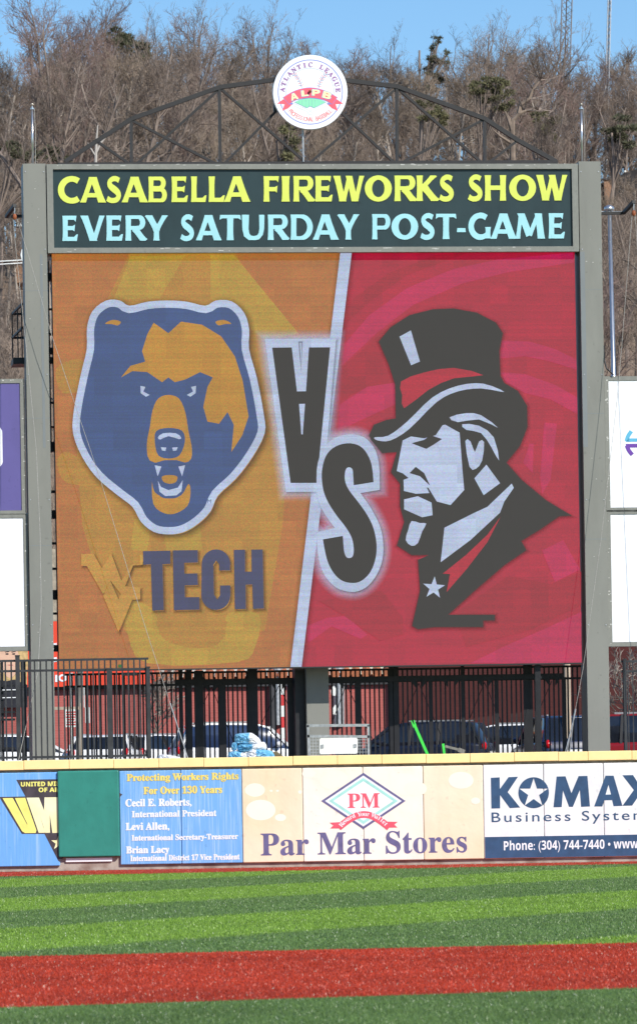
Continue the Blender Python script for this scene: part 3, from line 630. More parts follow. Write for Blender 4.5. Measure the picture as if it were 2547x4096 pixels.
def bow(pts, w0, w1, k=5):    # smooth curve, thin ends and heavy middle
    c = smooth_loop(pts, k, False); n = len(c); return gstroke(c, [w0 + (w1 - w0) * math.sin(math.pi * i / (n - 1)) for i in range(n)])
def arm(y, x1, x0=.12, w=.165, up=0):
    t_, b_ = y + w / 2, y - w / 2
    if y > .8: return [(x0, b_), (x0, 1.0), (x1 + .02, 1.0), (x1 - .02, b_ - .08), (x1 - .10, b_)]
    if y < .2: return [(x0, 0.0), (x0, t_), (x1 - .14, t_), (x1 - .02, t_ + .10), (x1 + .05, t_ + .10), (x1, 0.0)]
    return [(x0, b_), (x0, t_), (x1 - .10, t_), (x1 + .01, t_ + .055), (x1 - .02, b_ - .055), (x1 - .10, b_)]
V_ = .205
def arcpts(cx, cy, rx, ry, a0, a1, n=22): return [(cx + rx * math.cos(math.radians(a0 + (a1 - a0) * i / n)), cy + ry * math.sin(math.radians(a0 + (a1 - a0) * i / n))) for i in range(n + 1)]
def ring(cx, cy, rx, ry, wx, wy): return [[(cx + rx * math.cos(t), cy + ry * math.sin(t)) for t in [2 * math.pi * i / 36 for i in range(36)]], [(cx + (rx - wx) * math.cos(t), cy + (ry - wy) * math.sin(t)) for t in [2 * math.pi * i / 36 for i in range(36)]]]
SC = smooth_loop([(.66, .86), (.50, .925), (.32, .92), (.17, .83), (.15, .71), (.24, .60), (.44, .49), (.60, .37), (.63, .24), (.54, .12), (.36, .072), (.18, .085), (.02, .16)], 4, False)
stem = lambda x: bar((x, 0), (x, 1), V_)
def bowl(y0, y1, x1): 
    c = [(.12, y1 - .065)] + [((x1 - .30) + .21 * math.cos(math.radians(t)), (y0 + y1) / 2 + ((y1 - y0) / 2 - .065) * math.sin(math.radians(t))) for t in range(90, -91, -12)] + [(.12, y0 + .065)]
    n = len(c); return gstroke(c, [.13] + [.13 + .085 * math.cos(math.radians(t)) for t in range(90, -91, -12)] + [.13])
GL = {
    'A': [bar((.13, 0), (.50, 1), .17, .16), bar((.93, 0), (.545, 1), .235, .12), [(.25, .20), (.27, .37), (.74, .37), (.78, .20)]],
    'B': [stem(.13), bowl(.49, 1, .86), bowl(0, .56, .92)],
    'C': [gstroke(arcpts(.55, .5, .44, .43, 52, 308), [.20 - .05 * min(1, i / 4) + .075 * math.sin(math.pi * i / 22) if i < 12 else .20 - .05 * min(1, (22 - i) / 4) + .075 * math.sin(math.pi * i / 22) for i in range(23)])],
    'D': [stem(.13), gstroke([(.13, .935)] + arcpts(.42, .5, .44, .435, 90, -90, 18) + [(.13, .065)], [.13] + [.13 + .09 * math.sin(math.pi * i / 18) for i in range(19)] + [.13])],
    'E': [stem(.13), arm(.92, .66), arm(.51, .60), arm(.08, .70, up=.04)],
    'F': [stem(.13), arm(.92, .68), arm(.49, .62)],
    'G': [gstroke(arcpts(.55, .5, .44, .43, 52, 322), [.20 - .05 * min(1, i / 4) + .075 * math.sin(math.pi * i / 22) if i < 12 else .15 + .075 * math.sin(math.pi * i / 22) for i in range(23)]), bar((.90, .02), (.90, .47), .19, .1)],
    'H': [stem(.13), stem(.79), [(.13, .42), (.13, .595), (.79, .595), (.79, .42)]],
    'I': [stem(.13)], 'L': [stem(.13), arm(.08, .66, up=.06)],
    'K': [stem(.13), bar((.20, .46), (.74, 1), .16, .2), bar((.30, .58), (.82, 0), .235, .14)],
    'M': [bar((.10, 0), (.22, 1), .13, .16), bar((.22, 1), (.56, .12), .225, .03), bar((.56, .12), (.90, 1), .14, .03), bar((.90, 1), (1.02, 0), .225, .08)],
    'O': ring(.5, .5, .5, .515, .27, .175), 'P': [stem(.13), bowl(.40, 1, .90)],
    'R': [stem(.13), bowl(.44, 1, .88), bar((.42, .50), (.84, 0), .22, .14)],
    'S': [gstroke(SC, [.19 - .05 * min(1, 2.5 * min(i, len(SC) - 1 - i) / len(SC) * 2) + .10 * math.sin(math.pi * i / (len(SC) - 1)) ** 2 for i in range(len(SC))])],
    'T': [stem(.42), [(.0, .80), (.02, 1.0), (.82, 1.0), (.84, .80), (.74, .865), (.10, .865)]],
    'U': [gstroke([(.13, 1), (.13, .42), (.18, .20), (.30, .09), (.46, .07), (.62, .11), (.72, .24), (.76, .45), (.76, 1)], [.24, .205, .20, .17, .15, .15, .15, .16, .18])],
    'V': [bar((.10, 1), (.50, 0), .24, .12), bar((.88, 1), (.53, 0), .165, .14)],
    'W': [bar((.10, 1), (.36, 0), .225, .12), bar((.40, 0), (.66, 1), .15, .08), bar((.64, 1), (.90, 0), .225, .08), bar((.94, 0), (1.2, 1), .155, .16)],
    'Y': [bar((.45, 0), (.45, .50), .205, .1), bar((.10, 1), (.47, .42), .225, .12), bar((.82, 1), (.46, .42), .165, .16)],
    '-': [[(0, .27), (.02, .43), (.36, .43), (.38, .27)]]}
def level(poly, y, keep):
    out = []
    for i, p in enumerate(poly):
        q_ = poly[(i + 1) % len(poly)]; a_, b_ = keep(p[1]), keep(q_[1])
        if a_: out.append(p)
        if a_ != b_: t_ = (y - p[1]) / (q_[1] - p[1]); out.append((p[0] + (q_[0] - p[0]) * t_, y))
    return out
for ch_ in GL:
    if ch_ not in 'OCGS': GL[ch_] = [level(level(p_, 0.0, lambda v: v >= -1e-9), 1.0, lambda v: v <= 1 + 1e-9) for p_ in GL[ch_]]
rowA = [('C', 232, 318), ('A', 320, 423), ('S', 425, 482), ('A', 486, 590), ('B', 593, 665), ('E', 685, 749), ('L', 763, 823), ('L', 833, 896), ('A', 894, 999), ('F', 1052, 1112), ('I', 1124, 1155), ('R', 1171, 1257), ('E', 1258, 1326), ('W', 1330, 1452), ('O', 1456, 1562), ('R', 1574, 1664), ('K', 1662, 1752), ('S', 1752, 1809), ('S', 1867, 1923), ('H', 1934, 2018), ('O', 2032, 2137), ('W', 2139, 2262)]
rowB = [('E', 250, 310), ('V', 321, 417), ('E', 425, 490), ('R', 501, 587), ('Y', 579, 669), ('S', 720, 773), ('A', 782, 884), ('T', 877, 960), ('U', 966, 1054), ('R', 1069, 1155), ('D', 1160, 1247), ('A', 1248, 1351), ('Y', 1346, 1432), ('P', 1485, 1556), ('O', 1562, 1667), ('S', 1677, 1732), ('T', 1739, 1819), ('-', 1823, 1857), ('G', 1869, 1957), ('A', 1957, 2061), ('M', 2057, 2173), ('E', 2189, 2252)]
def glyph(ch, xl, xr, yb, yt, off, dx=0, dy=0, mb=None):
    mb = mb or MB(); polys = GL[ch]; xs = [p[0] for pl_ in polys for p in pl_]; mn, mx_ = min(xs), max(xs)
    mp_ = lambda p: (xl + (p[0] - mn) / (mx_ - mn) * (xr - xl) + dx, yb + (yt - yb) * p[1] + dy)
    if ch == 'O': mb.polyh(SB, [[mp_(p) for p in l_] for l_ in polys], off - .02, off)
    else:
        for k, pl_ in enumerate(polys): mb.poly(SB, [mp_(p) for p in pl_], off - .02, off + .0012 * k)
    return mb
for row, yb0, yt0, sl, mt in ((rowA, 813.5, 711.5, -.0045, 'yellow_letter'), (rowB, 967, 866, -.0052, 'cyan_letter')):
    for ch, xl, xr in row:
        xl, xr = xl - 1, xr + 1
        glyph(ch, xl, xr, yb0 + sl * (xl - 240), yt0 + sl * (xl - 240), .139, 4, 3.5).build('letter_shade', M['letter_shade'], hs)
        glyph(ch, xl, xr, yb0 + sl * (xl - 240), yt0 + sl * (xl - 240), .150).build('letter', M[mt], hs)

# ------------------------------------------------------------------ the LED screen and its picture
vs = thing('video_screen', 'large lit LED screen split gold and crimson between the grey columns', 'video screen', tuple(SB.P(1280, 2668, -.3)))
TLs, TRs, BRs, BLs = (208, 1016), (2296, 1008), (2325.5, 2652.5), (238, 2684.5)
sb_ = MB(); sb_.poly(SB, [TLs, BLs, BRs, TRs], -.50, -.01); sb_.build('cabinet', M['black'], vs)
bt = MB(); bt.poly(SB, [(238, 2682), (238, 2687), (2325.5, 2655), (2325.5, 2650)], -.2, .012); bt.build('bottom_trim', M['truss'], vs)
L = {}
for k_, c_, g_ in (('gold', (182, 138, 78), .24), ('orange', (182, 123, 80), .24), ('olive', (186, 152, 80), .24), ('red', (178, 58, 80), .18), ('red_deep', (168, 58, 76), .18), ('red_lite', (190, 71, 97), .18), ('blue', (84, 98, 137), .16), ('gold_face', (190, 142, 74), .2), ('white', (186, 198, 224), .16),
                   ('dark', (76, 72, 68), .2), ('hat_red', (182, 62, 78), .2), ('shade', (110, 84, 62), .3), ('wv', (196, 150, 84), .24), ('tech', (88, 88, 112), .16)): L[k_] = led('LED ' + k_.replace('_', ' '), c_, g_)
L['glow_white'] = led('LED soft white', (186, 198, 224), .25, True); L['glow_dark'] = led('LED soft dark', (84, 70, 60), .2, True); L['glow_gold'] = led('LED soft gold', (192, 150, 66), .4, True); L['glow_rose'] = led('LED soft rose', (204, 80, 104), .28, True); L['glow_deep'] = led('LED soft deep red', (150, 48, 62), .28, True)
lay = [0.0]
def pic(name, mat, loops, parent=None, base=None):
    lay[0] += .00022; b_ = MB()
    if isinstance(loops[0][0], (int, float)): loops = [loops]
    b_.polyh(SB, loops, lay[0] + .0018, lay[0] + .002); return b_.build(name, L[mat], parent or vs)
def halo(name, mat, pts, d, parent=None, inner=0, a0=1.0, dx=0, dy=0, steps=4):
    """soft edged ring of light round an outline: strength falls from the outline outwards"""
    lay[0] += .00022; b_ = MB(); rows = []; b_.att = []; pts = [(p[0] + dx, p[1] + dy) for p in pts]
    for k in range(steps + 1): rows.append(grow(pts, -inner + (d + inner) * k / steps))
    n = len(pts)
    for k in range(steps + 1):
        for p in rows[k]: b_.v.append(SB.P(p[0], p[1], lay[0] + .002)); b_.att.append(a0 * (1 - k / steps) ** 1.3)
    for k in range(steps):
        for i in range(n): j = (i + 1) % n; b_.f.append([k * n + i, k * n + j, (k + 1) * n + j, (k + 1) * n + i]); b_.m.append(0)
    return b_.build(name, L[mat], parent or vs)
def inset_poly(pts, xmin=209, xmax=2324): return pts
# left and right grounds meet at the slanting divider
gl_ = pic('picture_ground', 'orange', [TLs, BLs, (1180, 2670), (1387, 1011)])
gr_ = pic('picture_ground', 'red', [(1387, 1011), (1180, 2670), BRs, TRs])
z3 = lambda x, y: (x * .8426, 1000 + y * .8426); z4 = lambda x, y: (1274 + x * .842, 1000 + y * .842); z5 = lambda x, y: (x * .8426, 2000 + y * .8426); z6 = lambda x, y: (1274 + x * .842, 2000 + y * .842)
for pts in ([(520, 1014), (940, 1012), (1040, 1180), (1140, 1380), (1160, 1700), (1130, 2100), (1060, 2520), (880, 2600), (560, 2610), (420, 2400), (330, 2100), (300, 1700), (380, 1300)],):
    pic('picture_shape', 'gold', pts, gl_)
pic('picture_shape', 'olive', [z3(620, 30), z3(880, 24), z3(760, 230), z3(540, 235)], gl_); pic('picture_shape', 'olive', [z3(1000, 22), z3(1110, 22), z3(1420, 400), z3(1250, 420), z3(1000, 230)], gl_)
pic('picture_shape', 'gold', smooth_loop([z3(270, 560), z3(390, 520), z3(420, 640), z3(300, 680)]), gl_); pic('picture_shape', 'gold', smooth_loop([z3(270, 1000), z3(330, 960), z3(440, 1060), z3(420, 1110), z3(310, 1100)]), gl_)
pic('picture_shape', 'olive', [z5(640, 90), z5(720, 90), z5(700, 240), z5(620, 240)], gl_); pic('picture_shape', 'olive', [z5(780, 160), z5(950, 120), z5(960, 240), z5(790, 240)], gl_)
pic('picture_shape', 'olive', smooth_loop([z5(600, 480), z5(730, 520), z5(760, 640), z5(850, 690), z5(1000, 700), z5(1070, 640), z5(1080, 540), z5(1230, 540), z5(1210, 700), z5(1120, 770), z5(700, 775), z5(610, 640)], 3), gl_)
pic('picture_shape', 'gold', smooth_loop([z5(760, 560), z5(1060, 560), z5(1050, 640), z5(980, 690), z5(860, 680), z5(780, 640)], 3), gl_)
def arc_band(cx, cy, r0, r1, a0, a1, n=18): return [(cx + r1 * math.cos(math.radians(a0 + (a1 - a0) * i / n)), cy + r1 * math.sin(math.radians(a0 + (a1 - a0) * i / n))) for i in range(n + 1)] + [(cx + r0 * math.cos(math.radians(a1 - (a1 - a0) * i / n)), cy + r0 * math.sin(math.radians(a1 - (a1 - a0) * i / n))) for i in range(n + 1)]
pic('picture_shape', 'red_deep', [z4(150, 240), z4(330, 110), z4(560, 22), z4(700, 16), z4(420, 120), z4(250, 240), z4(140, 340)], gr_)
pic('picture_shape', 'red_lite', [z4(120, 450), z4(240, 310), z4(420, 180), z4(640, 90), z4(850, 45), z4(1205, 12), z4(1210, 60), z4(900, 105), z4(680, 160), z4(450, 260), z4(280, 390), z4(110, 550)], gr_)
pic('picture_shape', 'red_deep', [z4(110, 560), z4(290, 400), z4(380, 330), z4(330, 560), z4(360, 640), z4(230, 650), z4(100, 720)], gr_)
pic('picture_shape', 'red_lite', [z4(100, 735), z4(230, 650), z4(365, 630), z4(370, 730), z4(240, 790), z4(90, 860)], gr_)
pic('picture_shape', 'red_lite', [z4(868, 430), z4(1000, 435), z4(1120, 470), z4(1222, 520), z4(1225, 570), z4(1100, 530), z4(980, 505), z4(860, 515)], gr_)
pic('picture_shape', 'red_lite', [z4(860, 580), z4(980, 590), z4(1120, 640), z4(1226, 700), z4(1228, 780), z4(1100, 710), z4(980, 680), z4(890, 630)], gr_)
pic('picture_shape', 'red_lite', [z4(1070, 820), z4(1130, 825), z4(1100, 1090), z4(1060, 1160), z4(1050, 1080)], gr_); pic('picture_shape', 'red_lite', [z4(1000, 920), z4(1020, 920), z4(1015, 1060), z4(970, 1010)], gr_)
pic('picture_shape', 'red_lite', [z6(1246, 530), z6(1246, 775), z6(720, 776), z6(870, 700), z6(1100, 600)], gr_); pic('picture_shape', 'red_lite', [z6(1060, 240), z6(1160, 190), z6(1240, 330), z6(1120, 390)], gr_)
pic('picture_shape', 'red_deep', [z6(640, 540), z6(900, 360), z6(1100, 400), z6(1245, 340), z6(1245, 500), z6(1000, 620), z6(700, 700)], gr_)
pic('picture_shape', 'red_lite', [z6(-60, 600), z6(40, 560), z6(130, 550), z6(230, 640), z6(200, 660), z6(60, 600), z6(-50, 680)], gr_); pic('picture_shape', 'red_deep', [z6(0, 480), z6(300, 430), z6(400, 560), z6(400, 640), z6(290, 670), z6(120, 550)], gr_)
# white divider
DV = lambda x, y: (x * 1.6845, y * 1.6845)
dv = [(1360, 1013), (1406, 1012), (1206, 2668), (1161, 2669)]
halo('divider_glow', 'glow_dark', [(1366, 1018), (1404, 1018), (1206, 2660), (1168, 2662)], 24, inner=4, a0=.75, steps=3)
pic('divider', 'white', dv)
# V and S
zv = lambda x, y: (1040 + x * .4605, 1300 + y * .4605)
Vd = [zv(105, 197), zv(275, 195), zv(320, 577), zv(398, 576), zv(424, 195), zv(608, 194), zv(492, 1372), zv(265, 1372)]
Vo = [zv(42, 120), zv(660, 118), zv(545, 1450), zv(225, 1450)]
Sin = [(812, 1392), (806, 1290), (800, 1252), (772, 1236), (745, 1252), (734, 1310), (742, 1372), (775, 1440), (860, 1550), (935, 1660), (985, 1770), (1010, 1900), (1005, 2010), (975, 2110), (930, 2180), (860, 2232), (780, 2240), (700, 2215), (635, 2150), (588, 2060), (562, 1960), (545, 1862)]
Sback = [(718, 1832), (728, 1960), (748, 2015), (778, 2024), (805, 2005), (812, 1940), (795, 1850), (745, 1760), (660, 1650), (590, 1540), (550, 1440), (535, 1330), (540, 1240), (570, 1140), (630, 1070), (720, 1032), (815, 1032), (890, 1070), (945, 1150), (972, 1240), (984, 1365)]
Sd = [zv(*p) for p in smooth_loop(Sin, 3, False) + smooth_loop(Sback, 3, False)]
So = [zv(*p) for p in smooth_loop([(870, 1460), (960, 1590), (1040, 1750), (1068, 1900), (1060, 2040), (1015, 2160), (940, 2260), (850, 2312), (760, 2315), (660, 2280), (570, 2190), (520, 2080), (497, 1940), (494, 1850), (490, 1800)], 3, False) + smooth_loop([(650, 1765), (560, 1640), (505, 1520), (490, 1380), (500, 1200), (560, 1060), (660, 975), (790, 950), (900, 975), (985, 1060), (1030, 1200), (1038, 1432)], 3, False)]
for o_ in (Vo, So): halo('letter_glow', 'glow_white', o_, 38, inner=2, a0=.72, steps=5); halo('letter_glow', 'glow_dark', o_, 8, inner=6, a0=.7, dx=5, dy=5, steps=2)
pic('letter_border', 'white', Vo); pic('letter', 'dark', [Vd, [zv(338, 686), zv(390, 685), zv(370, 950), zv(358, 950)]])
halo('letter_shade', 'shade' if False else 'glow_dark', [zv(330, 140), zv(372, 140), zv(358, 415)], 1, inner=6, a0=.9, steps=1)
pic('letter_border', 'white', So); pic('letter', 'dark', Sd)
# a plain bear's head emblem of its own design
out = smooth_loop([z3(x, y) for x, y in [(505, 240), (570, 240), (615, 265), (700, 246), (795, 240), (890, 246), (975, 265), (1025, 240), (1100, 244), (1160, 300), (1183, 380), (1182, 470), (1220, 610), (1252, 780), (1256, 870), (1200, 980), (1120, 1085), (1035, 1165), (1000, 1240), (940, 1300), (870, 1340), (800, 1350), (730, 1338), (670, 1290), (630, 1220), (560, 1165), (460, 1080), (390, 980), (348, 870), (352, 760), (385, 590), (413, 470), (414, 370), (440, 290)]], 3)
inn = grow(out, -29)
halo('emblem_shade', 'glow_dark', out, 24, inner=8, a0=.85, dx=7, dy=9, steps=4)
em = pic('bear_emblem', 'white', out); pic('head', 'blue', inn, em)
for sx in (-1, 1): pic('ear', 'gold_face', smooth_loop([(799 * .8426 + sx * a_ * .8426, 1000 + b_ * .8426) for a_, b_ in [(300, 350), (265, 332), (225, 340), (238, 358), (268, 352)]], 3), em)
face = [(730, 345), (800, 395), (860, 340), (960, 355), (1050, 410), (1115, 505), (1152, 620), (1180, 790), (1150, 880), (1098, 960), (1110, 830), (1080, 770), (1040, 825), (985, 815), (965, 745), (985, 650), (1010, 605), (950, 580), (880, 615), (830, 628), (800, 605), (770, 628), (700, 580), (630, 575), (575, 605), (620, 550), (690, 530), (675, 480), (700, 400)]
pic('face_patch', 'gold_face', [z3(*p) for p in face], em)
for sx in (-1, 1):
    pic('eye', 'white', [(799 * .8426 + sx * a_ * .8426, 1000 + b_ * .8426) for a_, b_ in [(132, 645), (108, 650), (118, 672), (88, 688), (105, 697), (130, 680)]], em)
mz = pic('muzzle', 'gold_face', smooth_loop([z3(x, y) for x, y in [(800, 688), (850, 705), (880, 770), (895, 860), (912, 950), (895, 1005), (800, 1012), (712, 1000), (698, 920), (712, 840), (725, 760), (752, 705)]], 3), em)
pic('nose', 'blue', smooth_loop([z3(x, y) for x, y in [(742, 860), (800, 845), (865, 858), (878, 910), (852, 975), (800, 990), (752, 975), (736, 915)]], 3), em)
pic('nose_light', 'white', smooth_loop([z3(x, y) for x, y in [(750, 890), (775, 870), (835, 870), (860, 890), (850, 898), (800, 884), (762, 900)]], 2), em)
for sx in (-1, 1): pic('nostril', 'white', [z3(804 + sx * 40, 936), z3(804 + sx * 14, 938), z3(804 + sx * 18, 954), z3(804 + sx * 34, 952)], em)
pic('mouth', 'gold_face', smooth_loop([z3(x, y) for x, y in [(722, 1100), (735, 1150), (790, 1175), (860, 1165), (895, 1110), (905, 1150), (890, 1215), (830, 1252), (775, 1248), (728, 1205)]], 3), em)
pic('mouth', 'blue', smooth_loop([z3(x, y) for x, y in [(740, 1010), (880, 1010), (880, 1120), (850, 1170), (805, 1180), (762, 1170), (735, 1120)]], 3), em)
for sx in (-1, 1): pic('tooth', 'white', [z3(807 + sx * 72, 1022), z3(807 + sx * 40, 1028), z3(807 + sx * 58, 1075)], em)
pic('tooth', 'white', [z3(*p) for p in [(750, 1095), (765, 1125), (800, 1140), (845, 1128), (868, 1092), (862, 1145), (838, 1165), (785, 1168), (758, 1148)]], em)
pic('tongue', 'gold_face', smooth_loop([z3(x, y) for x, y in [(770, 1075), (808, 1068), (842, 1076), (835, 1102), (806, 1110), (776, 1100)]], 3), em)
b_ = MB(); put_text(b_, SB, 'TM', 816, 2014, 845, 16, lay[0] + .004); b_.build('trade_mark', L['blue'], em)
# interlocked letters and block word below it
zt = lambda x, y: (300 + x * .5291, 2170 + y * .5291)
wv = [zt(*p) for p in [(48, 88), (140, 84), (205, 195), (275, 84), (352, 290), (430, 165), (490, 165), (490, 92), (520, 92), (512, 168), (440, 172), (352, 395), (268, 285), (215, 392), (92, 178), (48, 176)]]
vw = [zt(*p) for p in [(215, 405), (268, 290), (330, 430), (372, 330), (495, 340), (495, 428), (430, 432), (330, 675)]]
for o_ in (wv, vw): halo('letter_shade', 'glow_dark', o_, 9, inner=6, a0=.85, dx=6, dy=7, steps=3)
pic('letter', 'wv', wv); pic('letter', 'wv', vw)
T_ = [zt(*p) for p in [(515, 66), (722, 62), (722, 162), (663, 165), (672, 512), (585, 515), (575, 166), (518, 168)]]
E_ = [zt(*p) for p in [(740, 60), (928, 58), (930, 152), (826, 155), (828, 236), (925, 234), (930, 322), (830, 325), (832, 415), (940, 413), (942, 508), (748, 512)]]
C_ = [zt(*p) for p in [(1090, 212), (1090, 165), (1068, 135), (1046, 168), (1052, 395), (1075, 432), (1097, 398), (1097, 326), (1175, 324), (1175, 400)]] + [zt(1065 + 110 * math.cos(math.radians(a_)), 400 + 110 * math.sin(math.radians(a_))) for a_ in range(15, 181, 15)] + [zt(1066 + 108 * math.cos(math.radians(a_)), 162 + 110 * math.sin(math.radians(a_))) for a_ in range(180, 361, 15)] + [zt(1172, 212)]
H_ = [zt(*p) for p in [(1200, 56), (1285, 55), (1287, 222), (1335, 221), (1333, 54), (1418, 53), (1428, 500), (1345, 502), (1340, 318), (1290, 320), (1292, 503), (1208, 505)]]
for o_ in (T_, E_, C_, H_): halo('letter_shade', 'glow_dark', o_, 10, inner=5, a0=.8, dx=6, dy=7, steps=3)
for o_ in (T_, E_, C_, H_): pic('letter', 'tech', o_)
# a plain gentleman in a top hat, in profile, of its own design
silh = [z4(*p) for p in [(238, 880), (262, 830), (320, 808), (365, 800), (362, 640), (330, 540), (284, 435), (340, 368), (430, 310), (540, 282), (640, 278), (750, 298), (840, 345), (873, 395), (856, 480), (862, 600), (880, 632), (945, 670), (988, 740), (990, 840), (955, 930), (890, 1010), (960, 1090), (1080, 1190), (1200, 1262)]] + [z6(*p) for p in [(1140, 78), (1050, 140), (960, 195), (985, 238), (880, 310), (740, 430), (615, 545), (835, 545), (835, 572), (780, 573), (780, 604), (545, 604), (470, 614), (442, 598), (480, 430), (470, 285), (520, 262), (440, 262), (370, 216), (405, 105), (385, 30)]] + [z4(*p) for p in [(385, 1110), (342, 1056), (370, 960), (300, 965), (250, 905)]]
halo('emblem_shade', 'glow_dark', silh, 14, inner=4, a0=.7, dx=2, dy=3, steps=3)
gm = pic('gentleman_emblem', 'dark', silh)
pic('hat_band', 'hat_red', smooth_loop([z4(390, 625), z4(500, 582), z4(640, 560), z4(780, 595), z4(640, 610), z4(520, 665), z4(405, 752), z4(396, 690)], 2), gm)
pic('hat_shine', 'white', [z4(383, 412), z4(437, 382), z4(480, 530), z4(438, 548)], gm)
pic('brim_edge', 'white', smooth_loop([z4(265, 890), z4(330, 882), z4(420, 815), z4(540, 700), z4(660, 645), z4(780, 635), z4(880, 675), z4(770, 658), z4(660, 672), z4(560, 722), z4(430, 850), z4(340, 905), z4(280, 905)], 3), gm)
fc = pic('face', 'white', [z4(*p) for p in [(398, 905), (470, 870), (525, 845), (600, 830), (668, 868), (682, 1050), (690, 1140), (625, 1212), (560, 1195), (520, 1130), (470, 1120), (400, 1062), (370, 1050)]], gm)
pic('eye', 'dark', [z4(*p) for p in [(440, 918), (500, 902), (530, 880), (585, 898), (545, 925), (510, 945), (470, 930)]], fc)
pic('brow', 'dark', [z4(*p) for p in [(430, 885), (540, 830), (590, 828), (555, 880), (500, 895)]], fc)
pic('cheek_line', 'dark', [z4(*p) for p in [(460, 1030), (500, 1060), (528, 1120), (480, 1075), (430, 1060)]], fc)
pic('lip', 'white', [z4(*p) for p in [(402, 1092), (450, 1075), (510, 1125), (525, 1155), (460, 1158), (404, 1145)]], fc); pic('chin', 'white', [z4(*p) for p in [(405, 1185), (470, 1170), (535, 1200), (540, 1260), (490, 1270), (405, 1232)]], fc)
pic('beard', 'white', smooth_loop([z6(*p) for p in [(440, 100), (480, 110), (510, 112), (490, 150), (470, 205), (440, 218), (412, 190), (425, 140)]], 2), fc)
pic('ear', 'white', smooth_loop([z4(*p) for p in [(695, 908), (720, 910), (740, 960), (760, 910), (784, 912), (775, 1000), (745, 1040), (715, 1030)]], 2), fc)
pic('hair', 'white', smooth_loop([z4(*p) for p in [(620, 795), (700, 775), (770, 785), (850, 845), (760, 805), (660, 818)]], 2), gm); pic('hair', 'white', smooth_loop([z4(*p) for p in [(680, 828), (760, 835), (830, 890), (855, 1000), (820, 940), (770, 870), (700, 855)]], 2), gm)
pic('neck', 'white', [z4(738, 1085), z4(795, 1020), z4(860, 1108), z4(782, 1165)], gm)
pic('collar', 'white', [z4(800, 1220), z4(915, 1110), z4(925, 1130), z4(880, 1195)] + [z6(*p) for p in [(860, 60), (720, 190), (578, 296), (596, 132), (740, 60)]], gm)
pic('lapel', 'hat_red', [z6(*p) for p in [(862, 80), (800, 200), (700, 330), (606, 438), (622, 352), (588, 350), (700, 260), (800, 165)]], gm)
st_c = z6(546, 418); pic('star', 'white', ngon_star(st_c[0], st_c[1], 46, 18, rot=-86), gm)
gd = MB(); gd.poly(SB, [(474, 2658), (487, 2658), (487, 2671), (474, 2671)], 0, .03); gd.build('stuck_pixel', led('LED green block', (40, 120, 70), .2), vs)

# ------------------------------------------------------------------ round league sign on the truss
CXd, CYd, RD = 1242.8, 365.5, 148.6
ds = thing('round_league_sign', 'round white baseball league sign with red ribbon on top of the truss', 'sign', tuple(SB.P(CXd, CYd + RD, -.25)))
zd = lambda x, y: (1080 + x / 4.725, 200 + y / 4.725)
OB, OF = -.28, -.10
def dk(name, mat, loops, k, parent=ds):
    b_ = MB()
    if isinstance(loops[0][0], (int, float)): loops = [loops]
    b_.polyh(SB, loops, OB + .05, OF + .0016 * k); return b_.build(name, M[mat], parent)
def dl(name, mat, segs, k, w=.010):
    b_ = MB()
    for A, B in segs: b_.barpx(SB, A, B, w, OB + .05, OF + .0016 * k)
    return b_.build(name, M[mat], ds)
b_ = MB(); b_.poly(SB, circ(CXd, CYd, RD, n=72), OB, OF); b_.build('disc', M['board_white'], ds, bevel=0)
dk('ring', 'peri_ink', [circ(CXd, CYd, RD * .876, n=72), circ(CXd, CYd, RD * .853, n=72)], 1)
ri = circ(CXd - 1, CYd + 1, RD * .655, n=60)
dk('ring', 'grey_line', stroke([(CXd - 1 + RD * .648 * math.sin(math.radians(t_)), CYd + 1 - RD * .648 * math.cos(math.radians(t_))) for t_ in range(-97, 98, 3)], 2.0), 1)
b_ = MB()
for k_, (dx_, dy_) in enumerate(((-.8, 0), (.8, 0), (0, -.8), (0, .8))): arc_text(b_, SB, serif('ATLANTIC LEAGUE'), CXd - .5 + dx_, CYd + 2 + dy_, RD * .69, -84, 85, 18.5, OF + .0035 + .0003 * k_, sx=1.0)
b_.build('lettering', M['mauve_ink'], ds)
b_ = MB(); arc_text(b_, SB, 'PROFESSIONAL BASEBALL', CXd - .5, CYd - 1, RD * .80, 226, 134, 18, OF + .0035, fat=.012, inside=True, sx=.72); b_.build('lettering', M['thin_red'], ds)
for crv, k in (([(462, 435), (520, 500), (570, 580), (612, 700)], 1), ([(1068, 440), (1000, 520), (955, 600), (925, 710)], -1)):
    c_ = smooth_loop([zd(*p) for p in crv], 6, False); dk('seam', 'blue_line', stroke(c_, 1.6), 2)
    for i in range(8):
        p = c_[int((i + .4) * len(c_) / 8.4)]; pa, pb = c_[max(0, int((i + .4) * len(c_) / 8.4) - 1)], c_[min(len(c_) - 1, int((i + .4) * len(c_) / 8.4) + 1)]
        d_ = Vector((pb[0] - pa[0], pb[1] - pa[1])).normalized(); nn = Vector((-d_.y, d_.x))
        for sgn in (1, -1):
            e2 = Vector(p) + nn * sgn * 9 + d_ * 5 * (-1 if True else 1)
            dl('stitch', 'thin_red' if (i + (sgn > 0)) % 2 else 'blue_line', [(p, tuple(e2))], 2.5, .012)
for sgn in (-1, 1):
    mx = lambda p: (765 + sgn * (p[0] - 765), p[1])
    dk('ribbon_tail', 'star_red', [zd(*mx(p)) for p in [(1262, 915), (1390, 1002), (1245, 1012), (1290, 1138), (1180, 1090), (1085, 1005), (1180, 1000)]], 3)
    dk('ribbon_fold', 'peri_ink', [zd(*mx(p)) for p in [(1105, 985), (1165, 1010), (1100, 1022), (1085, 1005)]], 3.5)
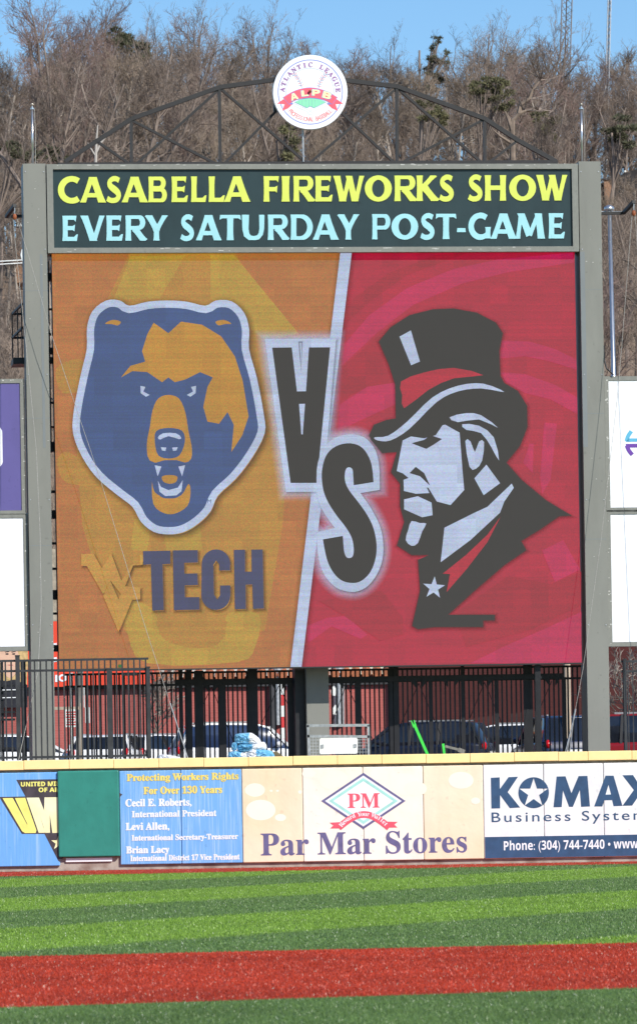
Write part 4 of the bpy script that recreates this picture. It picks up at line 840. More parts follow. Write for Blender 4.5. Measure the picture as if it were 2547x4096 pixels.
rb_t = [(262, 885), (400, 800), (560, 735), (765, 702), (970, 735), (1130, 800), (1275, 885)]; rb_b = [(1180, 1012), (1060, 940), (930, 905), (765, 888), (600, 905), (470, 940), (370, 1012)]
rp = [zd(*p) for p in smooth_loop(rb_t, 4, False) + smooth_loop(rb_b, 4, False)]
dk('ribbon_edge', 'peri_ink', grow(rp, 1.6), 4); dk('ribbon', 'star_red', rp, 5)
for ch, p0, wd, ht, ang in (('A', (480, 930), 145, 128, -17), ('L', (672, 862), 135, 112, -7), ('P', (872, 852), 150, 116, 4), ('B', (1065, 905), 165, 128, 17)):
    V2, F2 = text2d(sans(ch), .02); xs = [v[0] for v in V2]; ys = [v[1] for v in V2]; ca, sa = math.cos(math.radians(ang)), math.sin(math.radians(ang))
    for kk, (mt, gx) in enumerate((('peri_ink', 1.16), ('cream_ink', 1.0))):
        vs2 = []
        for x, y in V2:
            lx = ((x - min(xs)) / (max(xs) - min(xs)) - .5) * wd * (1 + (gx - 1) * .8); ly = ((y - min(ys)) / (max(ys) - min(ys)) - .5) * ht * gx + ht * .5
            X_, Y_ = p0[0] + lx * ca + ly * sa, p0[1] + lx * sa - ly * ca; vs2.append(SB.P(*zd(X_, Y_), OF + .010 + .002 * kk))
        b_ = MB(); b_.add(vs2, F2); b_.build('ribbon_letter' if kk else 'letter_edge', M[mt], ds)
ft = [zd(*p) for p in smooth_loop([(480, 975), (600, 925), (770, 905), (940, 925), (1060, 975)], 5, False)] + [zd(840, 1082), zd(770, 1048), zd(705, 1082)]
dk('diamond_edge', 'peri_ink', grow(ft, 1.2), 3); dk('diamond', 'field_mint', ft, 4)
dl('diamond_line', 'blue_line', [(zd(x, 932 if 600 < x < 940 else 955), zd(x, 1020 + (abs(x - 770) < 100) * 40 - (abs(x - 770) > 180) * 24)) for x in (555, 618, 680, 742, 803, 862, 925, 982)], 5, .007)
dl('base_line', 'grey_line', [(zd(430, 985), zd(770, 1140)), (zd(770, 1140), zd(1110, 985)), (zd(450, 1040), zd(728, 1160)), (zd(815, 1160), zd(1085, 1040))], 2, .007)
dk('base_line', 'grey_line', [circ(*zd(770, 1182), 10.5, 6.5, 24), circ(*zd(770, 1182), 9, 5, 24)], 2)
b_ = MB(); b_.sphere(SB.P(*zd(762, 772), OF + .05), .035); b_.tube([SB.P(*zd(762, 772), OF - .02), SB.P(*zd(762, 772), OF + .06)], .02); b_.build('lamp_bolt', M['rust'], ds)
b_ = MB(); b_.tube([SB.P(1219, 640, -.3), SB.P(1217, 512, -.3)], .02); b_.build('mounting_rod', M['galv'], ds)
b_ = MB(); b_.boxpx(SB, 1185, 480, 1205, 506, -.4, -.285); b_.boxpx(SB, 1100, 408, 1112, 440, -.4, -.285); b_.build('mounting_clip', M['black'], ds)

# ------------------------------------------------------------------ flag poles on top of the columns
for (xt, yt, xb, yb, lab) in ((132, 413, 134.5, 657, 'white flagpole with dull ball finial on top of the left column'), (2329, 413, 2332.5, 649, 'white flagpole with dull ball finial on top of the right column')):
    t = thing('flagpole', lab, 'flagpole', tuple(SB.P(xb, yb, -.2)), 'flagpoles on the scoreboard')
    top = SB.P(xt, yt, -.2); bot = SB.P(xb, yb + 2, -.2); d_ = top - bot
    b_ = MB(); b_.tube([bot, bot + d_ * .93], [.027, .021], 12); b_.build('pole', M['steel'], t, smooth=True)
    b_ = MB(); b_.sphere(top, .036); b_.build('finial', M['brass'], t, smooth=True)
    b_ = MB(); b_.tube([bot + d_ * .92, bot + d_ * .945], .045, 12); b_.tube([bot + d_ * .945, bot + d_ * .985], .014, 8); b_.build('truck', M['steel'], t)
    b_ = MB(); b_.tube([bot + d_ * .93 + Vector((.05, 0, 0)), bot + d_ * .5 + Vector((.07, 0, 0)), bot + d_ * .02 + Vector((.06, 0, 0))], .006, 5); b_.build('halyard', M['rope'], t)

# ------------------------------------------------------------------ side boards
def side_board(name, lab, xa, ya, xb, yb, face, zoff=.05):
    t = thing(name, lab, 'billboard', tuple(SB.P((max(xa, 0) + min(xb, 2547)) / 2, yb, zoff)), 'billboards beside the scoreboard')
    u0, v1 = q(xa, ya); u1, v0 = q(xb, yb); fw = .10
    if u0 > u1: u0, u1 = u1, u0
    f_ = MB()
    f_.boxp(SB, u0, u1, v0, v0 + fw, -.25, zoff); f_.boxp(SB, u0, u1, v1 - fw, v1, -.25, zoff); f_.boxp(SB, u0, u0 + fw, v0 + fw, v1 - fw, -.25, zoff); f_.boxp(SB, u1 - fw, u1, v0 + fw, v1 - fw, -.25, zoff)
    f_.build('frame', M['grey_scuff'], t); f_ = MB(); f_.boxp(SB, u0 + fw + .003, u1 - fw - .003, v0 + fw + .003, v1 - fw - .003, -.2, zoff - .02); f_.build('panel', M[face], t)
    f_ = MB()
    for _ in range(26):
        ed = rs.random() < .5; uu = rs.uniform(u0, u1) if ed else (u1 - rs.uniform(.02, .08) if xa < 0 else u0 + rs.uniform(.01, .07)); vv = (v1 - rs.uniform(.01, .06)) if ed else rs.uniform(v0, v1); f_.boxp(SB, uu, uu + rs.uniform(.01, .05), vv, vv + rs.uniform(.006, .03), 0, zoff + .0025)
    f_.build('paint_scuff', M['scuff'], t); return t
pb = side_board('billboard', 'purple billboard with part of a white rounded mark left of the scoreboard', -900, 1522, 106, 2059, 'purple')
rr = [(-260, 1706)] + [(-14 + 24 * math.cos(math.radians(a_)), 1730 + 24 * math.sin(math.radians(a_))) for a_ in range(-90, 1, 15)] + [(-12 + 24 * math.cos(math.radians(a_)), 1846 + 24 * math.sin(math.radians(a_))) for a_ in range(0, 91, 15)] + [(-260, 1872)]
b_ = MB(); b_.poly(SB, rr, .02, .034); b_.build('white_mark', M['board_white'], pb)
side_board('billboard', 'blank white billboard under the purple board left of the scoreboard', -900, 2064, 120, 2603, 'board_white')
rbd = side_board('billboard', 'white billboard with blue and violet arcs right of the scoreboard', 2413, 1506, 3600, 2037, 'board_white')
b_ = MB(); b_.poly(SB, stroke(smooth_loop([(2522, 1725), (2509, 1745), (2503, 1765)], 5, False), 16), .02, .034); b_.poly(SB, [(2499, 1768), (2512, 1754), (2760, 1750), (2760, 1764)], .02, .034); b_.build('logo_arc', M['sky_ink'], rbd)
b_ = MB(); b_.poly(SB, [(2499, 1776), (2760, 1772), (2760, 1786), (2514, 1791), (2502, 1786)], .02, .034); b_.poly(SB, stroke(smooth_loop([(2504, 1782), (2512, 1802), (2526, 1820)], 5, False), 16), .02, .0355); b_.build('logo_arc', M['purple_ink'], rbd)
side_board('billboard', 'blank white billboard under the logo board right of the scoreboard', 2421, 2041, 3600, 2571, 'board_white')
cb_ = MB(); cb_.tube([SB.P(2410, 1385, .1), SB.P(2411, 1440, .1), SB.P(2420, 1475, .12), SB.P(2450, 1502, .1)], .018, 8); tag(cb_.build('cable', M['black']), 'black looping cable on the right column above the white billboard', 'cable')

# ------------------------------------------------------------------ pulley arms and ropes
def pulley(lab, xa, ya, xm, ym, xp, yp):
    t = thing('pulley_arm', lab, 'pulley arm', tuple(SB.P(xm, ym, -.3)), 'pulley arms on the scoreboard')
    A, B_, C_ = SB.P(xa, ya, -.3), SB.P(xm, ym, -.3), SB.P(xp, yp - 45, .78)
    b_ = MB(); b_.beam(A, B_, .07); b_.build('bracket', M['truss'], t)
    b_ = MB(); b_.beam(B_, C_, .075); b_.build('arm', M['truss'], t)
    b_ = MB(); b_.tube([SB.P(xp, yp - 38, .75), SB.P(xp, yp - 12, .75)], .014, 6); b_.build('hook', M['galv'], t)
    b_ = MB(); b_.sphere(SB.P(xp, yp, .75), (.05, .035, .07), 12, 8); b_.build('pulley_wheel', M['rust'], t, smooth=True)
pulley('black pulley arm with a rusty wheel beside the left column', 92, 858, 30, 860, 53, 883)
pulley('black pulley arm with a rusty wheel beside the right column', 2397, 848, 2500, 846, 2509, 868)
def rope(lab, pts, r=.0055):
    b_ = MB(); b_.tube(pts, r, 6); return tag(b_.build('guy_rope', M['rope']), lab, 'rope', 'ropes hanging from the pulley arms')
def pt(x, y, o_): return SB.P(x, y, o_)
rope('taut pale rope running from the left pulley down across the gold screen half', [pt(62, 893, .75), pt(100, 1010, .74), pt(203, 1362, .72), pt(395, 1930, .68), pt(575, 2520, .64), pt(742, 3032, .6)])
rope('slack pale rope running from the left pulley down the left column', [pt(46, 893, .75), pt(58, 1020, .8), pt(96, 1400, .95), pt(108, 1530, 1.05), pt(133, 1816, 1.3), pt(143, 2156, 1.8), pt(140, 2437, 2.5), pt(121, 2694, 3.2), pt(34, 3050, 4.25)])
rope('pale rope running from the right pulley down across the right column', [pt(2502, 880, .75), pt(2462, 1393, .74), pt(2444, 1600, .74), pt(2381, 2156, .72), pt(2310, 2674, .70), pt(2279, 2842, .68)])
rope('thin pale rope running from the right pulley out over the white billboards', [pt(2515, 880, .75), pt(2543, 1382, .8), pt(2600, 2400, .9), pt(2640, 3010, 1.0)])
t = MB(); t.tube([pt(2280, 2838, .68), pt(2272, 2880, .68)], .02, 8); t.tube([pt(2273, 2876, .68), pt(2236, 3022, .7)], .012, 6); t.tube([pt(2271, 2876, .68), pt(2246, 3022, .6)], .012, 6); t.tube([pt(2272, 2876, .7), pt(2256, 3022, .65)], .010, 6)
tag(t.build('turnbuckle', M['galv']), 'grey splayed turnbuckle end of the right rope above the wall', 'turnbuckle')
t = MB(); t.tube([pt(672, 2815, .62), pt(742, 3034, .6)], .015, 7); tag(t.build('rope_sleeve', M['galv']), 'grey sleeve on the lower end of the left taut rope', 'rope sleeve')

# ------------------------------------------------------------------ fences behind the wall
def YP(y): return Plane((0, y, 0), 0.0)
def picket_fence(name, lab, Y, xa, xb, ytop, ymid, ybot, step, posts, mat, group, rails=None, pw=.028, beam=.05, caps=True, zb=None, skip=()):
    pl = YP(Y); at_ = lambda x, y: pl.uv(x, y - (x - CX) * .0166)     # y values are given at the picture's middle column
    u0, u1 = at_(xa, 0)[0], at_(xb, 0)[0]; zt, zm = at_(CX, ytop)[1], at_(CX, ymid)[1]; zb = zb if zb is not None else at_(CX, ybot)[1]
    t = thing(name, lab, 'fence', ((u0 + u1) / 2, Y, zb), group)
    for zz, hh in ((zt, beam), (zm, beam)) + (((zb + .06, beam),) if rails else ()): b_ = MB(); b_.box(u0, u1, Y - .02, Y + .02, zz - hh / 2, zz + hh / 2); b_.build('rail', mat, t)
    b_ = MB(); n = int((u1 - u0) / step)
    for i in range(n + 1):
        u = u0 + (u1 - u0) * (i + .5) / (n + 1); b_.box(u - pw / 2, u + pw / 2, Y - pw / 2 + .001, Y + pw / 2 - .001, zb, zt)
    b_.build('picket_panel', mat, t)
    for x, w, yt in posts:
        u = at_(x, 0)[0]; z = at_(CX, yt)[1]; hw = w / F * Y / 2; b_ = MB(); b_.box(u - hw, u + hw, Y - hw - .024, Y + hw - .024, zb, z); b_.box(u - hw - .008, u + hw + .008, Y - hw - .032, Y + hw - .016, z, z + .03); b_.build('post', mat, t)
    return t
yy_ = lambda x, y: y + (x - CX) * .0166
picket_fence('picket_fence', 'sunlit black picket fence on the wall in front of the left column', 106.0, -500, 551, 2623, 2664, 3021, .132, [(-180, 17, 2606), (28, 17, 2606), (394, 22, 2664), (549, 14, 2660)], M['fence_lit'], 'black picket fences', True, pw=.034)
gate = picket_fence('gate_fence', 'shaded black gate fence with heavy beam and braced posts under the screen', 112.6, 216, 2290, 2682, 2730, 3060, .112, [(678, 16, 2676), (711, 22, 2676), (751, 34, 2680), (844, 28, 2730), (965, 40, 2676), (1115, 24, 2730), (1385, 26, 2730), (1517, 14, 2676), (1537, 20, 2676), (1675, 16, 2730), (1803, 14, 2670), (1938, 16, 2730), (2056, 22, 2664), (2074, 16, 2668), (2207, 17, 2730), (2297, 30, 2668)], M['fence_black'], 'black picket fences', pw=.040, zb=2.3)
pl_ = YP(112.52); hb = MB(); u0, u1 = pl_.uv(700, 2740)[0], pl_.uv(2250, 2720)[0]; zc = pl_.uv(CX, 2722)[1]; hb.box(u0, u1, 112.46, 112.56, zc - .055, zc + .075); hb.build('beam', M['fence_black'], gate)
for x in (845, 1115, 1385, 1675, 1803, 1938, 2207):
    u = pl_.uv(x, 2740)[0]
    for sg in (-1, 1):
        b_ = MB(); P_ = Plane((0, 112.5, 0), 0); b_.prism(P_, [[(u + sg * .07, zc - .04), (u + sg * .2, zc - .04), (u + sg * .07, zc - .22)]], -.02, .02); b_.build('gusset', M['fence_black'], gate)
xs_ = [690, 845, 965, 1115, 1260, 1385, 1530, 1675, 1803, 1938, 2065, 2207]
for i in range(len(xs_) - 1):
    ua_, ub_ = pl_.uv(xs_[i], 2740)[0], pl_.uv(xs_[i + 1], 2740)[0]; b_ = MB(); A_, B_ = (ua_, ub_) if i % 2 else (ub_, ua_)
    b_.tube([(A_, 112.8, zc - .1), (B_, 112.8, 2.32)], .009, 5); b_.build('tie_rod', M['fence_black'], gate)
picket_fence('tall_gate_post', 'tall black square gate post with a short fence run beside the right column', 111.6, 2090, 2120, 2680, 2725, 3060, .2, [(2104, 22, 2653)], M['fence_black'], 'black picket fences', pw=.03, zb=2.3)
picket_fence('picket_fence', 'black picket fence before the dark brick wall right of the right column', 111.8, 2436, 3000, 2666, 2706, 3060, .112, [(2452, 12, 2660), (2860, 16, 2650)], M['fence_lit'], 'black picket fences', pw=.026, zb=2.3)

fp = thing('folded_gate_panel', 'dense dark folded gate leaf beside the end post of the sunlit fence', 'gate', tuple(at(518, 3020, 107.2)))
FP = YP(107.2); b_ = MB()
for i in range(9): b_.boxpx(FP, 494 + i * 6.2, 2692, 498.5 + i * 6.2, 3040, -.05 - .05 * i, .0 - .05 * i)
b_.build('picket_panel', M['fence_black'], fp); b_ = MB(); b_.boxpx(FP, 490, 2690, 548, 2700, -.5, .03); b_.build('rail', M['fence_black'], fp)
# ------------------------------------------------------------------ things on the wall and the concourse
def local(Y): return Plane((0, Y, 0), 0.0)
C1 = local(106.3)
cart = thing('wire_cage_cart', 'grey wire mesh cart with a white plate before the centre column', 'cart', tuple(C1.W(C1.uv(1352, 3020)[0], 2.3)))
zc2 = lambda x, y: (800 + x * .5622, 2560 + y * .5622)
def fr_(A, B, w=.055, nm='frame_bar'): b_ = MB(); b_.barpx(C1, zc2(*A), zc2(*B), w, -.03, .03); b_.build(nm, M['galv'], cart)
fr_((757, 610), (1203, 606), .06); fr_((760, 684), (1203, 688), .06); fr_((766, 606), (782, 900), .05); fr_((1196, 606), (1200, 900), .05)
b_ = MB()
for i in range(21): x = 782 + i * (1196 - 782) / 20; b_.barpx(C1, zc2(x, 690), zc2(x + 4, 900), .011, -.006, .006)
for i in range(9): y = 712 + i * 22; b_.barpx(C1, zc2(770, y), zc2(1200, y - 3), .011, .006, .014)
b_.build('wire_mesh', M['galv'], cart)
b_ = MB(); pp_ = [zc2(*p) for p in [(858, 698), (1112, 696), (1122, 706), (1120, 800), (1110, 809), (858, 812), (848, 802), (850, 708)]]; b_.poly(C1, pp_, .03, .045); o_ = b_.build('plate', M['plate'], cart)
for x, y in ((868, 756), (1100, 752)): b_ = MB(); b_.poly(C1, [zc2(x - 10, y - 10), zc2(x + 12, y - 14), zc2(x + 12, y + 12), zc2(x - 8, y + 16)], .045, .06); b_.build('bracket', M['galv'], o_)
def bag(name, lab, pts, white, Y, thick=.28, grp='plastic bags piled on the wall top'):
    """pillow shaped bag: outline in the picture, puffed in depth; white = side its pale end lies on"""
    pl = local(Y); lp = smooth_loop([pl.uv(*zc2(*p)) for p in pts], 4); cx = sum(p[0] for p in lp) / len(lp); cz = sum(p[1] for p in lp) / len(lp); n = len(lp); m_ = MB(); K = 6; rb = random.Random(len(lab))
    for side in (1, -1):
        for k in range(K):
            t_ = k / K; d_ = thick / 2 * math.sqrt(max(0, 1 - (1 - t_) ** 2)) * side
            for p in lp: m_.v.append(pl.W(cx + (p[0] - cx) * (1 - t_), cz + (p[1] - cz) * (1 - t_), d_ + rb.uniform(-.03, .03) * (k > 0)))
    for s_i in range(2):
        b0 = s_i * K * n
        for k in range(K - 1):
            for i in range(n):
                j = (i + 1) % n; f_ = [b0 + k * n + i, b0 + k * n + j, b0 + (k + 1) * n + j, b0 + (k + 1) * n + i]
                c_ = sum((m_.v[x].x for x in f_)) / 4; m_.f.append(f_); m_.m.append(1 if (white == 'r' and c_ > cx + .06) or (white == 'l' and c_ < cx - .05) or (white == 'all') else 0)
        m_.f.append([b0 + (K - 1) * n + i for i in range(n)]); m_.m.append(1 if white in 'all' and white == 'all' else 0)
    o_ = m_.build(name, [M['bag_blue'], M['bag_white']], None, smooth=False)
    bm = bmesh.new(); bm.from_mesh(o_.data); bmesh.ops.remove_doubles(bm, verts=bm.verts, dist=.0005); bmesh.ops.recalc_face_normals(bm, faces=bm.faces); bm.to_mesh(o_.data); bm.free()
    return tag(o_, lab, 'bag', grp)
bag('plastic_bag', 'light blue plastic bag with white front on top of the pile', [(247, 690), (262, 668), (340, 660), (375, 665), (425, 705), (425, 738), (330, 742), (255, 735)], 'r', 106.15)
bag('plastic_bag', 'small blue plastic bag at the left middle of the pile', [(228, 735), (260, 730), (264, 760), (258, 785), (226, 782)], 'none', 106.1, .2)
bag('plastic_bag', 'light blue plastic bag with white right tip lying mid pile', [(266, 765), (285, 742), (380, 740), (455, 725), (472, 775), (400, 785), (310, 800), (272, 788)], 'r', 106.12)
bag('plastic_bag', 'light blue bag with white front at the bottom left of the pile', [(202, 810), (235, 790), (320, 800), (338, 832), (325, 870), (210, 870)], 'r', 106.1)
bag('plastic_bag', 'bag with white left half and blue right end at the bottom right of the pile', [(332, 810), (360, 775), (430, 778), (515, 795), (520, 870), (345, 870)], 'l', 106.08)
b_ = MB(); b_.poly(local(106.3), [zc2(512, 800), zc2(545, 792), zc2(600, 832), zc2(600, 880), (zc2(520, 880))], -.03, .03); tag(b_.build('board_offcut', M['cardboard']), 'brown board leaning beside the pile of plastic bags', 'board')
zl = lambda x, y: (x * .5622, 2560 + y * .5622)
zc2o = zc2; zc2 = zl
bag('plastic_bag', 'flat white plastic bag lying alone on the wall top at the left', [(1128, 828), (1150, 815), (1230, 822), (1290, 840), (1285, 880), (1135, 880)], 'all', 106.1, .25, 'plastic bags piled on the wall top')
zc2 = zc2o
zr = lambda x, y: (1600 + x * .6263, 2560 + y * .6263)
gt = thing('forked_tool', 'lime green forked tool leaning on the fence behind the wall', 'tool', tuple(at(1710, 3020, 106.2)))
G1 = local(106.2); b_ = MB(); b_.barpx(G1, zr(93, 548), zr(180, 745), .062, -.03, .03); b_.build('shaft', M['lime'], gt)
b_ = MB(); b_.poly(G1, [zr(82, 560), zr(67, 515), zr(72, 513), zr(86, 540), zr(90, 538), (zr(84, 512)), zr(90, 510), zr(103, 545), zr(104, 556)], -.025, .025); b_.build('fork', M['lime'], gt)
b_ = MB(); b_.barpx(G1, zr(273, 662), zr(283, 745), .055, -.025, .025); tag(b_.build('green_stake', M['lime']), 'short lime green stake behind the wall beside the red tail lamp', 'stake')
b_ = MB(); b_.barpx(local(106.4), zr(285, 678), zr(412, 710), .055, -.03, .03); b_.barpx(local(106.4), zr(370, 700), zr(410, 716), .1, -.04, .04); tag(b_.build('lever_bar', M['wood_grey']), 'dark grey lever bar right of the green stake', 'lever')
rk = thing('dark_rack', 'black pipe rack behind the fence at the far left edge', 'rack', tuple(at(60, 3050, 110)))
R1 = local(110.0)
for y in (2745, 2765, 2850, 2880, 2995): b_ = MB(); b_.barpx(R1, (-60, y), (62, y - 2), .05, -.03, .03); b_.build('rail', M['black'], rk)
for x in (8, 88, 98): b_ = MB(); b_.barpx(R1, (x, 2640), (x + 7, 3080), .06, -.06, -.03); b_.build('post', M['black'], rk)
b_ = MB()
for y in (2760, 2791): b_.barpx(R1, (12, y), (68, y - 1), .02, .03, .045)
b_.build('bright_trim', M['white_vinyl'], rk)
# meter box, posts and signs between the fence and the cars
mp_ = local(129.0)
ut = thing('meter_post', 'pale grey meter box on a post behind the fence at the left', 'meter', tuple(mp_.W(mp_.uv(350, 3000)[0], 1.9)))
b_ = MB(); b_.boxpx(mp_, 341, 2830, 361, 2892, -.1, .06); b_.build('meter_box', M['meter'], ut, bevel=.01)
b_ = MB(); b_.boxpx(mp_, 347, 2892, 356, 3120, -.06, 0); b_.boxpx(mp_, 335, 2750, 341, 2830, -.06, 0); b_.build('conduit', M['meter'], ut)
b_ = MB(); b_.boxpx(mp_, 322, 2812, 333, 3120, -.1, 0); b_.boxpx(mp_, 218, 2828, 325, 2838, -.08, -.02); tag(b_.build('timber_frame', M['wood_pole']), 'brown timber post with crossbar beside the meter box', 'post')
b_ = MB(); b_.tube([mp_.P(312, 3120, -.6), mp_.P(318, 2660, -.6)], .085, 10); tag(b_.build('utility_pole', M['wood_grey']), 'grey green wooden pole behind the fence left of the meter box', 'pole')
b_ = MB(); b_.tube([mp_.P(286, 3120, -.3), mp_.P(284, 2690, -.3)], .045, 8); tag(b_.build('white_pipe', M['meter']), 'thin white pipe standing behind the fence near the left column', 'pipe')
sg = thing('notice_board', 'white notice with red lines behind the left fence', 'notice', tuple(mp_.W(mp_.uv(285, 2905)[0], 1.9)))
b_ = MB(); b_.boxpx(mp_, 262, 2838, 309, 2908, .03, .05); b_.build('board', M['plate'], sg)
b_ = MB(); rr_ = random.Random(4)
for i in range(6): b_.boxpx(mp_, 265 + rr_.uniform(0, 4), 2846 + i * 10, 305 - rr_.uniform(0, 6), 2851 + i * 10, .05, .054)
b_.build('red_line', M['sign_red'], sg)
sp = local(138.5); st = thing('striped_post', 'red and white striped marker post under the screen', 'marker post', tuple(sp.W(sp.uv(1131, 3000)[0], 1.9)))
for i in range(7):
    b_ = MB(); y0_ = 2735 + i * 44; b_.boxpx(sp, 1124, y0_, 1139, y0_ + 44, -.05, .05); b_.build('stripe', M['sign_red'] if i % 2 else M['plate'], st)
b_ = MB(); b_.tube([sp.P(1156, 3120, -.2), sp.P(1153, 2740, -.2)], .045, 8); tag(b_.build('grey_post', M['galv']), 'thin grey post right of the striped marker post', 'post')
for k_i, (x, y) in enumerate(((1338, 2762), (1344, 2838))):
    b_ = MB(); b_.poly(sp, [(x - 16, y), (x - 4, y - 20), (x + 10, y - 2), (x + 2, y + 22), (x - 14, y + 18)], -.02, .01); tag(b_.build('tilted_sign', M['plate']), 'tilted white sign right of the grey centre column, %s of two' % ('upper' if k_i == 0 else 'lower'), 'sign')
ps = local(128.6); b_ = MB(); b_.tube([ps.P(2272, 3120, 0), ps.P(2264, 2620, 0)], .10, 12); tag(b_.build('utility_pole', M['wood_pole']), 'pale weathered wooden pole left of the right column behind the fence', 'pole')

# ------------------------------------------------------------------ buildings across the street
def bldg(lab, Y, xa, xb, ytop, mat, depth, ang=0, name='brick_building'):
    pl = local(Y); u0, u1 = pl.uv(xa, 2800)[0], pl.uv(xb, 2800)[0]; z1 = pl.uv(CX, ytop)[1]; t = thing(name, lab, 'building', ((u0 + u1) / 2, Y + depth / 2, 1.9)); b_ = MB(); b_.box(u0, u1, Y, Y + depth, 1.88, z1); b_.build('wall', mat, t); return t, pl, u0, u1, z1
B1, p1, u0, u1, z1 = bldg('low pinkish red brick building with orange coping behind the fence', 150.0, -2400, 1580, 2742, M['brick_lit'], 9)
b_ = MB(); b_.box(u0 - .05, u1 - .004, 149.85, 150.5, z1, z1 + .16); b_.build('band', M['asphalt'], B1)
b_ = MB(); zc_ = p1.uv(CX, 2700)[1]
b_.box(u0, u1 - .003, 149.95, 159, z1 + .16, zc_); b_.build('wall', M['brick_lit'], B1)
b_ = MB()
for i in range(int((u1 - u0) / .33)): b_.tube([(u0 + .33 * i + .16, 149.75, zc_ + .02), (u0 + .33 * i + .16, 150.3, zc_ + .12)], .155, 8)
b_.build('coping', M['terracotta'], B1)
for x in (1090, 1186): b_ = MB(); ux = p1.uv(x, 2800)[0]; b_.box(ux - .09, ux + .09, 149.8, 149.99, 1.9, z1 + .5); b_.build('downpipe', M['asphalt'], B1)
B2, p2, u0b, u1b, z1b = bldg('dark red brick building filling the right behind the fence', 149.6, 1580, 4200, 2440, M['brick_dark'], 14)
b_ = MB(); b_.box(u0b - .1, u1b, 149.5, 163.7, z1b, z1b + .25); b_.build('parapet', M['roofdark'], B2)
B3, p3, *_r = bldg('cream sided house with a low gable seen under the screen', 166.0, 1390, 2000, 2700, M['siding'], 8, name='house')
uu0, uu1 = p3.uv(1330, 2700)[0], p3.uv(2060, 2700)[0]; zz_ = p3.uv(CX, 2700)[1]; b_ = MB(); b_.prism(local(166), [[(uu0, zz_), (uu1, zz_), ((uu0 + uu1) / 2, zz_ + 2.6)]], -8, .2); b_.build('gable', M['siding'], B3)
B4, *_r = bldg('pale grey flat building far behind the low brick one', 165.0, 560, 1360, 2628, M['greybuild'], 10, name='flat_building')
for x in (1110, 1355): b_ = MB(); px4 = local(150); b_.tube([px4.P(x, 2900, 0), px4.P(x, 2600, 0)], .19, 12); tag(b_.build('vent_pipe', M['galv']), 'grey steel vent pipe rising behind the coping, %s of the centre column' % ('left' if x < 1200 else 'right'), 'pipe')
# orange red mural board with a printed portrait
mb_ = thing('mural_board', 'orange red advertising board with a printed smiling face at the far left', 'billboard', tuple(at(300, 2740, 149.6)))
MP = local(149.7); b_ = MB(); b_.poly(MP, [(-900, 2500), (-900, 2762), (622, 2742), (622, 2480)], -.25, 0); b_.build('panel', M['orange_sign'], mb_)
b_ = MB(); b_.poly(MP, [(-60, 2590), (112, 2590), (114, 2640), (106, 2790), (-60, 2792)], .001, .01); pt_ = b_.build('portrait', M['hair_print'], mb_)
b_ = MB(); b_.poly(MP, smooth_loop([(2, 2600), (40, 2588), (72, 2604), (76, 2650), (66, 2690), (44, 2712), (20, 2696), (2, 2650)], 4), .01, .014); b_.build('printed_face', M['skin_print'], pt_)
b_ = MB()
for ex in (32, 58): b_.poly(MP, circ(ex - 2, 2616, 7, 3.2, 12), .014, .016); b_.poly(MP, [(ex - 11, 2607), (ex + 6, 2605), (ex + 6, 2608), (ex - 10, 2610)], .014, .016)
b_.poly(MP, [(38, 2643), (50, 2642), (47, 2646), (41, 2646)], .014, .016); b_.build('printed_eyes', M['dark_print'], pt_)
b_ = MB(); b_.poly(MP, smooth_loop([(30, 2660), (46, 2658), (55, 2660), (46, 2664)], 3), .014, .016); b_.build('printed_lips', pmat('printed lip tone', (.50, .20, .17), .5, .05, 5), pt_)
b_ = MB(); b_.poly(MP, [(-60, 2740), (-5, 2720), (30, 2724), (60, 2718), (112, 2740), (112, 2830), (-60, 2830)], .014, .018); b_.build('printed_jacket', M['dark_print'], pt_)
b_ = MB()
for pts in ([(228, 2572), (208, 2574), (206, 2596), (228, 2600)], [(208, 2632), (228, 2628), (230, 2646), (210, 2650)], [(222, 2700), (232, 2700), (232, 2728), (222, 2728)]): b_.poly(MP, pts, .001, .012)
b_.polyh(MP, [circ(252, 2712, 17, 15, 20), circ(252, 2712, 9, 8, 20)], .001, .012); b_.build('white_lettering', M['white_ink'], mb_)
# rubble wall seen in the slot beside the left column
b_ = MB(); b_.poly(local(168.0), [(60, 2200), (480, 2190), (480, 2480), (60, 2488)], -.6, 0); tag(b_.build('rubble_wall', M['stone']), 'tan rubble stone wall seen in the slot left of the screen', 'wall')

